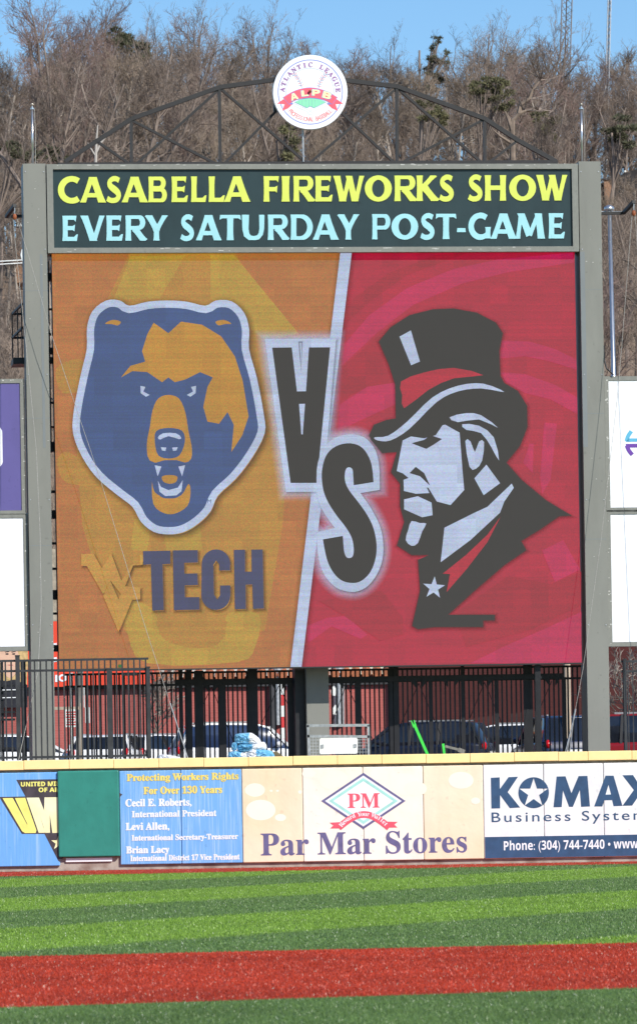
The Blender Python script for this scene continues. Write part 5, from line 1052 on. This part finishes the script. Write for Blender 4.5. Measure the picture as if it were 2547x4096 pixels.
# ------------------------------------------------------------------ parked cars
def make_car(name, lab, paint, x, Y, rz, L_=4.6, Wd=1.82, H_=1.65, style='suv', glass='glass', z=1.9):
    t = thing(name, lab, 'car', (at(x, 2950, Y).x, Y, z), 'cars parked across the fence'); t.rotation_euler = (0, 0, 0)
    R_ = Matrix.Rotation(rz, 3, 'Z'); base = Vector(t.location)
    T = lambda v: base + R_ @ Vector(v)
    hb_, hr = (.98, H_) if style == 'suv' else (.90, H_ * .9)
    hL = L_ / 2
    if style == 'suv': prof = [(-hL, .35, .80), (-hL + .06, .30, 1.02), (-hL + .35, .28, hb_ + .05), (hL * .30, .28, hb_), (hL * .42, .28, hb_ - .01), (hL - .35, .28, .86), (hL - .05, .32, .74), (hL, .38, .60)]; gh = [(-hL + .10, hb_), (-hL + .42, hr - .05), (-hL + .9, hr), (hL * .05, hr - .02), (hL * .24, hr - .12), (hL * .52, hb_)]
    else: prof = [(-hL, .38, .74), (-hL + .08, .30, .92), (-hL + .6, .28, hb_ + .03), (hL * .30, .28, hb_), (hL * .44, .28, hb_ - .03), (hL - .35, .28, .80), (hL - .05, .32, .68), (hL, .38, .56)]; gh = [(-hL + .55, hb_), (-hL + 1.25, hr - .03), (-hL + 1.8, hr), (hL * .0, hr - .03), (hL * .14, hr - .10), (hL * .46, hb_)]
    def loft(rows, mats, nm, par, bev=.0, smooth=True):
        m_ = MB(); k = len(rows[0])
        for r_ in rows: m_.v.extend(T(p) for p in r_)
        for i in range(len(rows) - 1):
            for j in range(k): j2 = (j + 1) % k; m_.f.append([i * k + j, i * k + j2, (i + 1) * k + j2, (i + 1) * k + j]); m_.m.append(0)
        m_.f.append(list(range(k))[::-1]); m_.m.append(0); m_.f.append([(len(rows) - 1) * k + j for j in range(k)]); m_.m.append(0)
        o_ = m_.build(nm, mats, par, smooth=False); bm = bmesh.new(); bm.from_mesh(o_.data); bmesh.ops.recalc_face_normals(bm, faces=bm.faces)
        if bev: bmesh.ops.bevel(bm, geom=list(bm.edges), offset=bev, segments=2, profile=.5, affect='EDGES', clamp_overlap=True)
        bm.to_mesh(o_.data); bm.free(); o_.data.polygons.foreach_set("use_smooth", [True] * len(o_.data.polygons)); return o_
    hw = Wd / 2
    def sec(x_, z0_, z1_):
        e_ = .88 if abs(x_) > hL - .2 else 1.0; w = hw * e_
        return [(x_, -w * .94, z0_), (x_, -w, z0_ + (z1_ - z0_) * .45), (x_, -w * .985, z1_ - .06), (x_, -w * .90, z1_), (x_, w * .90, z1_), (x_, w * .985, z1_ - .06), (x_, w, z0_ + (z1_ - z0_) * .45), (x_, w * .94, z0_)]
    loft([sec(*p) for p in prof], M[paint], 'body', t, .03)
    tw = lambda z_: hw * (.90 - .20 * (z_ - hb_) / (hr - hb_))
    cab = loft([[(x_, -tw(z_), z_), (x_, tw(z_), z_), (x_, tw(hb_ - .1), hb_ - .12), (x_, -tw(hb_ - .1), hb_ - .12)] for x_, z_ in gh], M[glass], 'cabin_glass', t, .02)
    rf = loft([[(x_, -tw(z_) * 1.0, z_ + .012), (x_, tw(z_) * 1.0, z_ + .012), (x_, tw(z_) * 1.02, z_ - .05), (x_, -tw(z_) * 1.02, z_ - .05)] for x_, z_ in gh[1:-1]], M[paint], 'roof', t, .012)
    for sy in (-1, 1):
        for (xa, za), (xb, zb_) in ((gh[0], gh[1]), (gh[-1], gh[-2]), ((gh[2][0] + .45, hb_ - .02), (gh[2][0] + .40, hr - .02)), ((gh[2][0] + 1.25, hb_ - .02), (gh[2][0] + 1.2, hr - .02))):
            b_ = MB(); b_.beam(T((xa, sy * (tw(hb_) + .004), za)), T((xb, sy * (tw(zb_) + .01), zb_)), .075); b_.build('pillar', M[paint] if xa in (gh[0][0], gh[-1][0]) else M['black'], t)
        b_ = MB(); b_.beam(T((gh[1][0] + .2, sy * tw(hr) * .92, hr + .03)), T((gh[3][0] - .1, sy * tw(hr) * .92, hr + .03)), .035); b_.build('roof_rail', M['galv'], t)
        b_ = MB(); b_.sphere(T((hL * .34, sy * (hw + .08), hb_ + .10)), (.10, .10, .08)); b_.build('door_mirror', M[paint], t, smooth=True)
        b_ = MB(); b_.sphere(T((-hL + .07, sy * hw * .78, .93)), (.09, .13, .13), 10, 6); b_.build('tail_lamp', M['lamp_red'], t, smooth=True)
        b_ = MB(); b_.sphere(T((hL - .10, sy * hw * .70, .68)), (.10, .18, .08), 10, 6); b_.build('headlight', M['plate'], t, smooth=True)
        for wx in (-hL * .62, hL * .62):
            b_ = MB(); b_.tube([T((wx, sy * (hw - .22), .33)), T((wx, sy * (hw + .005), .33))], .33, 20); w_ = b_.build('wheel', M['tyre'], t)
            b_ = MB(); b_.tube([T((wx, sy * (hw - .05), .33)), T((wx, sy * (hw + .015), .33))], .20, 12); b_.build('rim', M['silver_car'], w_)
    b_ = MB(); b_.beam(T((-hL - .012, -.26, .72)), T((-hL - .012, .26, .72)), .02, h=.13); b_.build('number_plate', M['plate'], t)
    return t
R = math.radians
make_car('parked_car', 'white estate car seen from behind below the meter box', 'white_car', 455, 133.0, R(82), 4.7, 1.9, 1.42)
make_car('parked_car', 'white hatchback with open dark rear glass right of the meter box', 'white_car', 640, 134.5, R(60), 4.4, 1.85, 1.42)
make_car('parked_car', 'large white car with navy glass behind the pile of bags', 'white_car', 985, 131.5, R(12), 4.2, 1.9, 1.68, glass='glass_blue')
make_car('parked_car', 'dark navy estate car behind the wire cart', 'navy_car', 1655, 131.0, R(165), 4.4, 1.85, 1.62)
make_car('parked_car', 'white car right of the dark navy one under the screen', 'white_car', 1990, 134.0, R(174), 4.3, 1.85, 1.56, glass='glass')
make_car('parked_car', 'blue hatchback beside the pale wooden pole', 'blue_car', 2225, 130.5, R(100), 4.3, 1.84, 1.70)
make_car('parked_car', 'dark red car partly behind the right column', 'red_car', 2460, 134.0, R(176), 4.6, 1.85, 1.80)
make_car('parked_car', 'white van bonnet low behind the fence at the far left', 'white_car', 80, 132.0, R(10), 4.4, 1.85, 1.45)

# ------------------------------------------------------------------ the wooded hill: bare trees, pines, houses, masts
def rdir(rg, d, ang):
    d = Vector(d).normalized(); a_ = d.cross(Vector((0, 0, 1)) if abs(d.z) < .95 else Vector((1, 0, 0))).normalized(); b_ = d.cross(a_); t_ = rg.uniform(0, 2 * math.pi)
    return (d * math.cos(ang) + (a_ * math.cos(t_) + b_ * math.sin(t_)) * math.sin(ang)).normalized()
class Twigs:
    """many thin three-sided branches in one mesh"""
    def __init__(s): s.v = []; s.f = []
    def limb(s, pts, rs, n=3):
        b = len(s.v); k = len(pts)
        for i, p in enumerate(pts):
            d = pts[min(i + 1, k - 1)] - pts[max(i - 1, 0)]; d = d.normalized() if d.length > 1e-6 else Vector((0, 0, 1))
            q_ = d.cross(Vector((0, 1, 0)) if abs(d.y) < .9 else Vector((1, 0, 0))).normalized(); w_ = d.cross(q_)
            for j in range(n): t_ = 2 * math.pi * j / n; s.v.append(p + (q_ * math.cos(t_) + w_ * math.sin(t_)) * rs[i])
        for i in range(k - 1):
            for j in range(n): j2 = (j + 1) % n; s.f.append((b + i * n + j, b + i * n + j2, b + (i + 1) * n + j2, b + (i + 1) * n + j))
    def mesh(s, name, mat):
        me = bpy.data.meshes.new(name); me.from_pydata([tuple(v) for v in s.v], [], s.f); me.materials.append(mat); return me
def path(rg, p, d, L_, nseg, wob, up):
    pts = [Vector(p)]; d = Vector(d)
    for _ in range(nseg):
        d = (d + Vector((rg.gauss(0, wob), rg.gauss(0, wob), rg.gauss(0, wob) + up))).normalized(); pts.append(pts[-1] + d * (L_ / nseg))
    return pts
def bare_tree(seed, h, first, spread, nl, fork=False, fine=1.0):
    rg = random.Random(seed); wood, tw = Twigs(), Twigs(); r0 = h * .0130 * rg.uniform(.85, 1.25)
    leaders = []
    tr_ = path(rg, (0, 0, -1.0), (rg.gauss(0, .04), rg.gauss(0, .04), 1), h * (.55 if fork else .86), 9, .045, .03)
    nt_ = len(tr_); wood.limb(tr_, [r0 * (1.35 if i == 0 else 1) * (1 - .72 * i / (nt_ - 1) * (0.6 if fork else 1)) for i in range(nt_)], 7)
    leaders.append((tr_, r0))
    if fork:
        for _ in range(rg.choice((2, 3))):
            d = rdir(rg, (0, 0, 1), rg.uniform(.25, .5)); L2 = h * rg.uniform(.42, .55); p_ = path(rg, tr_[-1 - rg.randint(0, 2)], d, L2, 7, .10, .06); wood.limb(p_, [r0 * .55 * (1 - .75 * i / 7) for i in range(8)], 6); leaders.append((p_, r0 * .6))
    for pts, rr0 in leaders:
        n = len(pts); start = first if pts is tr_ else .12
        for _ in range(nl if pts is tr_ else int(nl * .7)):
            t_ = start + (1 - start) * rg.random() ** .9; i_ = min(n - 2, int(t_ * (n - 1))); f_ = t_ * (n - 1) - i_; p = pts[i_].lerp(pts[i_ + 1], f_); ax = (pts[i_ + 1] - pts[i_]).normalized()
            d = rdir(rg, ax, rg.uniform(.5, 1.0)); L1 = h * spread * rg.uniform(.6, 1.15) * (1.15 - .62 * t_); r1 = max(.022, rr0 * .42 * (1.1 - .6 * t_) * rg.uniform(.7, 1.2)); p1 = path(rg, p, d, L1, 6, .13, .10)
            wood.limb(p1, [r1 * (1 - .78 * k / 6) for k in range(7)], 4)
            for _ in range(int(rg.randint(6, 9) * fine)):
                u_ = rg.uniform(.15, 1); k_ = min(5, int(u_ * 6)); q0 = p1[k_].lerp(p1[k_ + 1], u_ * 6 - k_ if u_ * 6 - k_ < 1 else .9); d2 = rdir(rg, p1[k_ + 1] - p1[k_], rg.uniform(.4, .9)); L2 = L1 * rg.uniform(.28, .6); p2 = path(rg, q0, d2, L2, 4, .16, .08)
                r2 = max(.014, r1 * .42); tw.limb(p2, [r2, r2 * .85, r2 * .7, r2 * .55, r2 * .35])
                for _ in range(int(rg.randint(5, 8) * fine)):
                    u3 = rg.uniform(.2, 1); k3 = min(3, int(u3 * 4)); d3 = rdir(rg, p2[k3 + 1] - p2[k3], rg.uniform(.35, .85)); L3 = L2 * rg.uniform(.3, .65); p3 = path(rg, p2[k3].lerp(p2[k3 + 1], rg.random()), d3, L3, 2, .15, .08); tw.limb(p3, [.0125, .010, .006])
                    for _ in range(int(3 * fine)):
                        d4 = rdir(rg, p3[2] - p3[1], rg.uniform(.3, .8)); tw.limb([p3[1].lerp(p3[2], rg.random()), p3[1] + d4 * L3 * .6 + Vector((0, 0, .05))], [.0095, .005])
    return wood, tw
def needle_clumps(rg, blobs, per, size):
    m_ = MB(); 
    for (c, r) in blobs:
        for _ in range(int(per * (r[0] * r[1] * r[2]) ** .6)):
            while True:
                v = Vector((rg.uniform(-1, 1), rg.uniform(-1, 1), rg.uniform(-1, 1)))
                if .25 < v.length < 1: break
            p = Vector(c) + Vector((v.x * r[0], v.y * r[1], v.z * r[2])); d = (v + Vector((rg.gauss(0, .4), rg.gauss(0, .4), rg.gauss(0, .4) + .35))).normalized(); s_ = size * rg.uniform(.6, 1.4)
            q_ = d.cross(Vector((rg.gauss(0, 1), rg.gauss(0, 1), rg.gauss(0, 1)))).normalized() * s_ * .22
            b = len(m_.v); m_.v += [p - q_, p + q_, p + d * s_]; m_.f.append([b, b + 1, b + 2]); m_.m.append(0)
    return m_
def tree_obj(name, label, cat, wood_me, crown_me, loc, rz, sc, group):
    t = thing(name, label, cat, loc, group); t.rotation_euler = (0, 0, rz); t.scale = (sc[0], sc[0], sc[1])
    for nm, me in (('trunk', wood_me), ('crown', crown_me)): o = bpy.data.objects.new(nm, me); COL.objects.link(o); o.parent = t
    return t
protos = []
specs = [(101, 21, .55, .25, 15, False, 1.0, 'bark', 'twig'), (102, 23, .60, .22, 14, False, 1.0, 'bark_pale', 'twig_tan'), (103, 20, .52, .30, 11, True, .9, 'bark', 'twig'), (104, 22, .55, .24, 13, True, .85, 'bark', 'twig_red'), (105, 20, .52, .23, 15, False, 1.0, 'bark_pale', 'twig_tan'), (106, 24, .62, .24, 13, True, .85, 'bark', 'twig'), (107, 19, .5, .22, 14, False, 1.0, 'bark_pale', 'twig'), (108, 22, .64, .20, 12, False, 1.0, 'bark_pale', 'twig')]
for sd_, h_, f_, sp_, nl_, fk_, fi_, bm_, tm_ in specs:
    w_, t_ = bare_tree(sd_, h_, f_, sp_ * .9, nl_ + 4, fk_, fi_ * 1.12); protos.append((w_.mesh('trunk', M[bm_]), t_.mesh('crown', M[tm_]), h_))
rt = random.Random(77)
LB, GB = 'bare leafless brown tree in the dense woods on the hillside', 'bare trees on the hillside'
placed = []
def place(x, y, k=None, s=1.0):
    k = rt.randrange(len(protos)) if k is None else k; w_, c_, h_ = protos[k]
    tree_obj('bare_tree', LB, 'tree', w_, c_, (x, y, hill_z(x, y) - .2), rt.uniform(0, 6.28), (s * rt.uniform(.92, 1.12), s), GB); placed.append((x, y))
rows = [(424, 2.5, .95), (414, 2.4, .92), (403, 2.3, .88), (393, 2.4, .86), (382, 2.5, .86), (371, 2.6, .86), (359, 2.8, .86), (346, 3.0, .86), (332, 3.3, .86), (316, 4.0, .86), (293, 4.0, .84), (276, 4.2, .82), (258, 4.4, .80), (238, 4.6, .76), (220, 4.8, .70), (205, 5.0, .62)]
def sky_scale(x, Y):      # how tall the woods stand along the ridge, read from left to right
    t_ = x / Y * F + CX; pts = [(-400, 1.12), (0, .98), (180, 1.12), (420, 1.15), (700, 1.03), (1000, .98), (1250, .88), (1500, .86), (1650, .93), (1850, .94), (2060, .82), (2200, .96), (2400, .97), (2900, .98)]
    for (xa, va), (xb, vb) in zip(pts, pts[1:]):
        if xa <= t_ <= xb: return va + (vb - va) * (t_ - xa) / (xb - xa)
    return 1.05
for Y, st_, sc_ in rows:
    hw_ = Y * .0685 + 3; x = -hw_ + rt.uniform(0, st_)
    while x < hw_:
        y = Y + rt.uniform(-6, 6); pxx = x / Y * F + CX
        near = Y < 300
        if (pxx > 2260 and 228 < Y < 374) or (-20 < pxx < 170 and 228 < Y < 350): pass
        elif not near or pxx < 330 or pxx > 2250: place(x, y, s=sc_ * sky_scale(x, Y) * rt.uniform(.82, 1.0))
        x += st_ * rt.uniform(.75, 1.3)

saps = []
for sd_, h_, tm_ in ((201, 10, 'twig_tan'), (202, 11, 'twig'), (203, 9, 'twig_red'), (204, 12, 'twig_tan')):
    w_, t_ = bare_tree(sd_, h_, .42, .17, 11, False, .8); saps.append((w_.mesh('trunk', M['bark_pale' if sd_ % 2 else 'bark']), t_.mesh('crown', M[tm_])))
for Y, st_, yr_ in ((395, 4.6, 6), (378, 4.8, 6), (355, 5.2, 6), (325, 6.5, 6)):
    hw_ = Y * .068 + 2; x = -hw_ + rt.uniform(0, st_)
    while x < hw_:
        y = Y + rt.uniform(-yr_, yr_); w_, c_ = saps[rt.randrange(4)]; sc_ = rt.uniform(.95, 1.3); z_ = hill_z(x, y)
        if (x / y * F + CX > 2300 and y < 374) or (-10 < x / y * F + CX < 160 and y < 350): x += st_; continue
        tree_obj('bare_sapling', 'slim young bare tree between the taller trunks on the hillside', 'tree', w_, c_, (x, y, z_ - .2), rt.uniform(0, 6.28), (sc_ * 1.15, sc_), 'young bare trees on the hillside')
        x += st_ * rt.uniform(.7, 1.3)

def on_hill(px_, Y): x = (px_ - CX) / F * Y; return x, Y, hill_z(x, Y)
def zpix(y_, x_, Y): return EYE + ray(x_, y_)[1] * Y
for px_, Y_, s_ in ((2425, 346, .34), (2455, 340, .40), (2490, 344, .48), (2520, 338, .36), (2550, 342, .5), (2580, 346, .42), (2440, 318, .46), (2500, 312, .42), (2560, 316, .5), (2470, 288, .5), (2535, 284, .46), (2430, 262, .5), (2500, 256, .5), (2570, 260, .55), (60, 322, .5), (100, 300, .5), (80, 268, .5), (75, 245, .5)): place((px_ - CX) / F * Y_, Y_, s=s_)
# evergreens
def pine(label, px_, Y, ytop, blobs_px, mat, wood='bark'):
    rg = random.Random(int(px_)); x, y, z = on_hill(px_, Y); ztop = zpix(ytop, px_, Y); t = thing('pine_tree', label, 'tree', (x, y, z), 'evergreens on the hillside')
    w_ = Twigs(); base = Vector((x, y, z - .5)); top = Vector((x + rg.uniform(-.3, .3), y, ztop - 1.2)); tp = [base.lerp(top, i / 8) + Vector((rg.gauss(0, .12), rg.gauss(0, .12), 0)) * (i > 0) for i in range(9)]; w_.limb(tp, [.26 * (1 - .7 * i / 8) for i in range(9)], 7)
    blobs = []
    for bx, by, rx, ry in [(b0[0] + rg.uniform(-.8, .8) * b0[2], b0[1] + rg.uniform(-.7, .7) * b0[3], b0[2] * rg.uniform(.35, .6), b0[3] * rg.uniform(.35, .6)) for b0 in blobs_px for _ in range(3)]:
        c = at(bx, by, Y + rg.uniform(-1.2, 1.2)); r = (rx / F * Y, rx / F * Y * .9, ry / F * Y); blobs.append((c, r)); k_ = max(2, min(7, int((c.z - base.z) / (top.z - base.z) * 8))); w_.limb([tp[k_ - 1], tp[k_ - 1].lerp(c, .6) + Vector((0, 0, -.1)), c], [.07, .05, .03], 4)
    me = w_.mesh('trunk', M[wood])
    for v in me.vertices: v.co -= Vector((x, y, z))
    o = bpy.data.objects.new('trunk', me); COL.objects.link(o); o.parent = t
    needle_clumps(rg, blobs, 1500, .20).build('crown', M[mat], t)
pine('dark round topped pine above the bare trees at the upper left', 475, 372, 112, [(470, 135, 52, 26), (440, 152, 34, 18), (505, 160, 44, 24), (465, 175, 50, 20), (540, 175, 30, 22), (575, 190, 34, 26), (560, 215, 36, 24), (510, 205, 34, 18), (590, 230, 26, 20), (545, 262, 30, 14), (580, 290, 34, 16)], 'needle')
pine('olive crowned pine above the truss right of the round sign', 1960, 330, 308, [(1960, 325, 48, 16), (1915, 340, 36, 14), (2000, 345, 38, 18), (1950, 360, 50, 18), (1905, 372, 34, 14), (2005, 385, 40, 20), (1960, 400, 46, 18), (2025, 420, 28, 20), (1985, 430, 36, 16)], 'needle_olive')
pine('thin ragged conifer poking into the sky right of the round sign', 1742, 372, 140, [(1738, 152, 26, 5), (1746, 175, 12, 16), (1738, 205, 14, 18), (1728, 232, 22, 9), (1752, 245, 26, 12), (1725, 275, 26, 14), (1775, 260, 18, 16), (1740, 300, 30, 14), (1790, 215, 12, 16), (1760, 325, 34, 18), (1730, 355, 34, 16)], 'needle')
pine('small green cedar showing under the round sign', 1160, 285, 480, [(1160, 500, 22, 22), (1152, 535, 32, 26), (1172, 560, 34, 26), (1150, 590, 36, 26), (1180, 615, 34, 26), (1150, 640, 40, 30)], 'needle_olive')
pine('dim green cedar among trunks at the right of the truss', 2170, 330, 440, [(2160, 470, 40, 24), (2190, 500, 44, 28), (2150, 530, 40, 26), (2200, 550, 40, 26)], 'needle_olive')
pine('dark cedar behind the white right flagpole', 2480, 320, 460, [(2480, 480, 36, 20), (2450, 510, 46, 26), (2510, 520, 46, 26), (2470, 560, 60, 30)], 'needle')
pine('dark cedar low at the left behind the left flagpole', 40, 290, 560, [(20, 585, 40, 26), (70, 600, 40, 26), (190, 610, 46, 22), (120, 630, 60, 26), (240, 632, 40, 20)], 'needle')
pine('olive cedar behind the right half of the truss', 1730, 330, 390, [(1700, 415, 34, 20), (1745, 440, 36, 24), (1700, 465, 40, 22), (1760, 480, 34, 24)], 'needle_olive')
# a storm-broken oak with pale torn wood, and a white birch
bx, by, bz = on_hill(2055, 255); t = thing('broken_tree', 'storm broken tree with pale torn trunk behind the right end of the truss', 'tree', (bx, by, bz)); w_ = Twigs(); rg = random.Random(9)
a3 = lambda x, y, dy=0: at(x, y, 255 + dy)
w_.limb([Vector((bx, by, bz - .5)), a3(2050, 640), a3(2048, 540), a3(2050, 480), a3(2075, 455), a3(2095, 445), a3(2150, 440)], [.17, .16, .14, .13, .12, .09, .04], 7); w_.limb([a3(2048, 520), a3(2035, 480), a3(2018, 445)], [.15, .12, .04], 6); w_.limb([a3(2075, 455), a3(2080, 420), a3(2115, 395), a3(2130, 360), a3(2160, 320)], [.14, .12, .10, .08, .04], 6); w_.limb([a3(2040, 570), a3(2000, 545), a3(1972, 520)], [.1, .07, .03], 5)
me = w_.mesh('trunk', M['deadwood']); [setattr(v, 'co', v.co - Vector((bx, by, bz))) for v in me.vertices]; o = bpy.data.objects.new('trunk', me); COL.objects.link(o); o.parent = t
w2 = Twigs()
for p0 in ((2150, 440), (2130, 360), (2160, 320), (2115, 395), (2095, 445)):
    for _ in range(7): d = rdir(rg, (.3, 0, .6), 1.0); pth = path(rg, a3(*p0), d, rg.uniform(.8, 2), 4, .25, .05); w2.limb(pth, [.04, .03, .025, .02, .012])
me = w2.mesh('crown', M['bark']); [setattr(v, 'co', v.co - Vector((bx, by, bz))) for v in me.vertices]; o = bpy.data.objects.new('crown', me); COL.objects.link(o); o.parent = t
bx, by, bz = on_hill(385, 232); t = thing('birch_tree', 'small white barked birch behind the left end of the truss', 'tree', (bx, by, bz)); w_ = Twigs(); a3 = lambda x, y: at(x, y, 232)
w_.limb([Vector((bx, by, bz - .4)), a3(384, 640), a3(386, 580), a3(388, 545), a3(392, 500)], [.085, .075, .065, .05, .025], 7); w_.limb([a3(386, 610), a3(405, 570), a3(425, 550)], [.07, .05, .02], 5); w_.limb([a3(384, 625), a3(362, 590), a3(352, 570)], [.05, .035, .015], 5)
me = w_.mesh('trunk', M['trunk_white']); [setattr(v, 'co', v.co - Vector((bx, by, bz))) for v in me.vertices]; o = bpy.data.objects.new('trunk', me); COL.objects.link(o); o.parent = t
# brushwood on the slope
rg = np.random.default_rng(5); n = 26000; Y = rg.uniform(180, 400, n); X = rg.uniform(-1, 1, n) * (Y * .072 + 2); V = np.zeros((n, 3, 3), np.float32); hh = rg.uniform(.6, 2.6, n); dx = rg.uniform(.010, .022, n); lx, ly = rg.normal(0, .4, n) * hh, rg.normal(0, .4, n) * hh
Z = np.array([hill_z(a_, b_) for a_, b_ in zip(X, Y)]) - .1
V[:, 0] = np.stack([X - dx, Y, Z], 1); V[:, 1] = np.stack([X + dx, Y, Z], 1); V[:, 2] = np.stack([X + lx, Y + ly, Z + hh], 1)
me = bpy.data.meshes.new('brushwood'); me.vertices.add(n * 3); me.vertices.foreach_set("co", V.ravel()); me.loops.add(n * 3); me.loops.foreach_set("vertex_index", np.arange(n * 3, dtype=np.int32)); me.polygons.add(n); me.polygons.foreach_set("loop_start", np.arange(n, dtype=np.int32) * 3); me.update(); me.materials.append(M['twig_tan'])
o = bpy.data.objects.new('brushwood', me); COL.objects.link(o); o['kind'] = 'stuff'
# street trees: two bare ones before the bricks
def street_tree(lab, px_, Y, h, seed, rz=0):
    w_, t_ = bare_tree(seed, h, .3, .32, 9, True, .8); x = (px_ - CX) / F * Y; tree_obj('bare_tree', lab, 'tree', w_.mesh('trunk', M['bark']), t_.mesh('crown', M['bark_pale']), (x, Y, 1.9), rz, (1, 1), None)
street_tree('small bare street tree before the brick wall left of the screen bottom', 600, 146, 4.2, 31)
street_tree('small bare street tree before the dark brick wall at the right edge', 2540, 143, 4.6, 37)
# houses on the hill, lamp mast, radio masts
hx = local(368.0); t = thing('hill_house', 'dark roofed hillside house with tan brick chimney at the right edge', 'house', tuple(hx.W(hx.uv(2480, 1000)[0], zpix(1060, 2480, 368))))
b_ = MB(); b_.poly(hx, [(2396, 735), (2445, 722), (2500, 690), (2560, 672), (2720, 700), (2720, 1090), (2396, 1090)], -7, 0); b_.build('wall', M['roofdark'], t)
b_ = MB(); b_.poly(hx, [(2413, 717), (2452, 716), (2446, 770), (2440, 840), (2416, 840)], .01, .35); b_.build('chimney', M['brick_tan'], t)
b_ = MB(); b_.poly(hx, [(2400, 716), (2458, 715), (2458, 720), (2400, 722)], -.2, .5); b_.build('chimney_cap', M['asphalt'], t)
b_ = MB(); b_.sphere(hx.P(2497, 687, .1), .09); b_.build('roof_vent', M['plate'], t)
hx = local(345.0); t = thing('hill_house', 'small brick hillside house with white gable left of the left column', 'house', tuple(hx.W(hx.uv(82, 1000)[0], zpix(1090, 82, 345))))
b_ = MB(); b_.poly(hx, [(66, 900), (140, 895), (140, 1130), (66, 1130)], -5, 0); b_.build('wall', M['brick_tan'], t); b_ = MB(); b_.poly(hx, [(70, 898), (92, 872), (140, 900), (140, 906), (70, 906)], -5, .12); b_.build('gable', M['plate'], t); b_ = MB(); b_.poly(hx, [(80, 915), (95, 915), (95, 990), (80, 990)], 0, .04); b_.build('window', M['galv'], t)
lp = local(160.0); t = thing('lamp_mast', 'tall silver mast with a round lamp head right of the right column', 'lamp mast', tuple(lp.W(lp.uv(2462, 1600)[0], 1.9)))
b_ = MB(); p0 = lp.W(lp.uv(2452, 1500)[0] + .12, 1.9); p1 = lp.P(2436, 856); b_.tube([p0, p1], [.13, .055], 14); b_.build('pole', M['steel'], t, smooth=True)
b_ = MB(); c = lp.P(2434, 842); b_.tube([c + Vector((0, 0, -.05)), c + Vector((0, 0, .03)), c + Vector((0, 0, .12)), c + Vector((0, 0, .18))], [.10, .18, .16, .05], 16); b_.build('lamp_head', M['steel'], t, smooth=True)
b_ = MB(); b_.beam(lp.P(2392, 852), lp.P(2500, 850), .09); b_.beam(lp.P(2398, 846), lp.P(2470, 848), .03); b_.build('lamp_arm', M['galv'], t)
for lab, xt, yt, xb, w_ in (('red brown lattice radio mast on the ridge at the right', 2268, -60, 2274, .85), ('thin pale radio mast on the ridge at the far right', 2438, -80, 2446, .25)):
    Y = 400.0; x, y, z = on_hill(xb, Y); t = thing('radio_mast', lab, 'radio mast', (x, y, z)); tp_ = at(xt, yt, Y); b_ = MB()
    offs = [(-w_ / 2, 0), (w_ / 2, 0), (0, w_ * .8)]; base = Vector((x, y, z - .5))
    for ox, oy in offs: b_.tube([base + Vector((ox, oy, 0)), tp_ + Vector((ox, oy, 0))], .05, 5)
    b_.build('mast_leg', M['bark'] if w_ > .5 else M['galv'], t); b_ = MB(); n_ = 40
    for i in range(n_):
        A, B_ = base.lerp(tp_, i / n_), base.lerp(tp_, (i + 1) / n_)
        for k in range(3): o1, o2 = offs[k], offs[(k + 1) % 3]; b_.tube([A + Vector((*o1, 0)), B_ + Vector((*o2, 0))], .022, 4, caps=False)
    b_.build('lattice', M['bark'] if w_ > .5 else M['galv'], t)
# white cable and bracket beside the left column
b_ = MB(); gx = local(150.0); b_.tube([gx.P(-40, 1048), gx.P(92, 1040)], .02, 6); b_.tube([gx.P(-40, 1060), gx.P(92, 1052)], .02, 6); b_.tube([gx.P(92, 1045), gx.P(86, 1020), gx.P(90, 1000), gx.P(105, 995)], .03, 6); tag(b_.build('white_cable', M['plate']), 'pale cables stretched across at the left of the left column', 'cable')
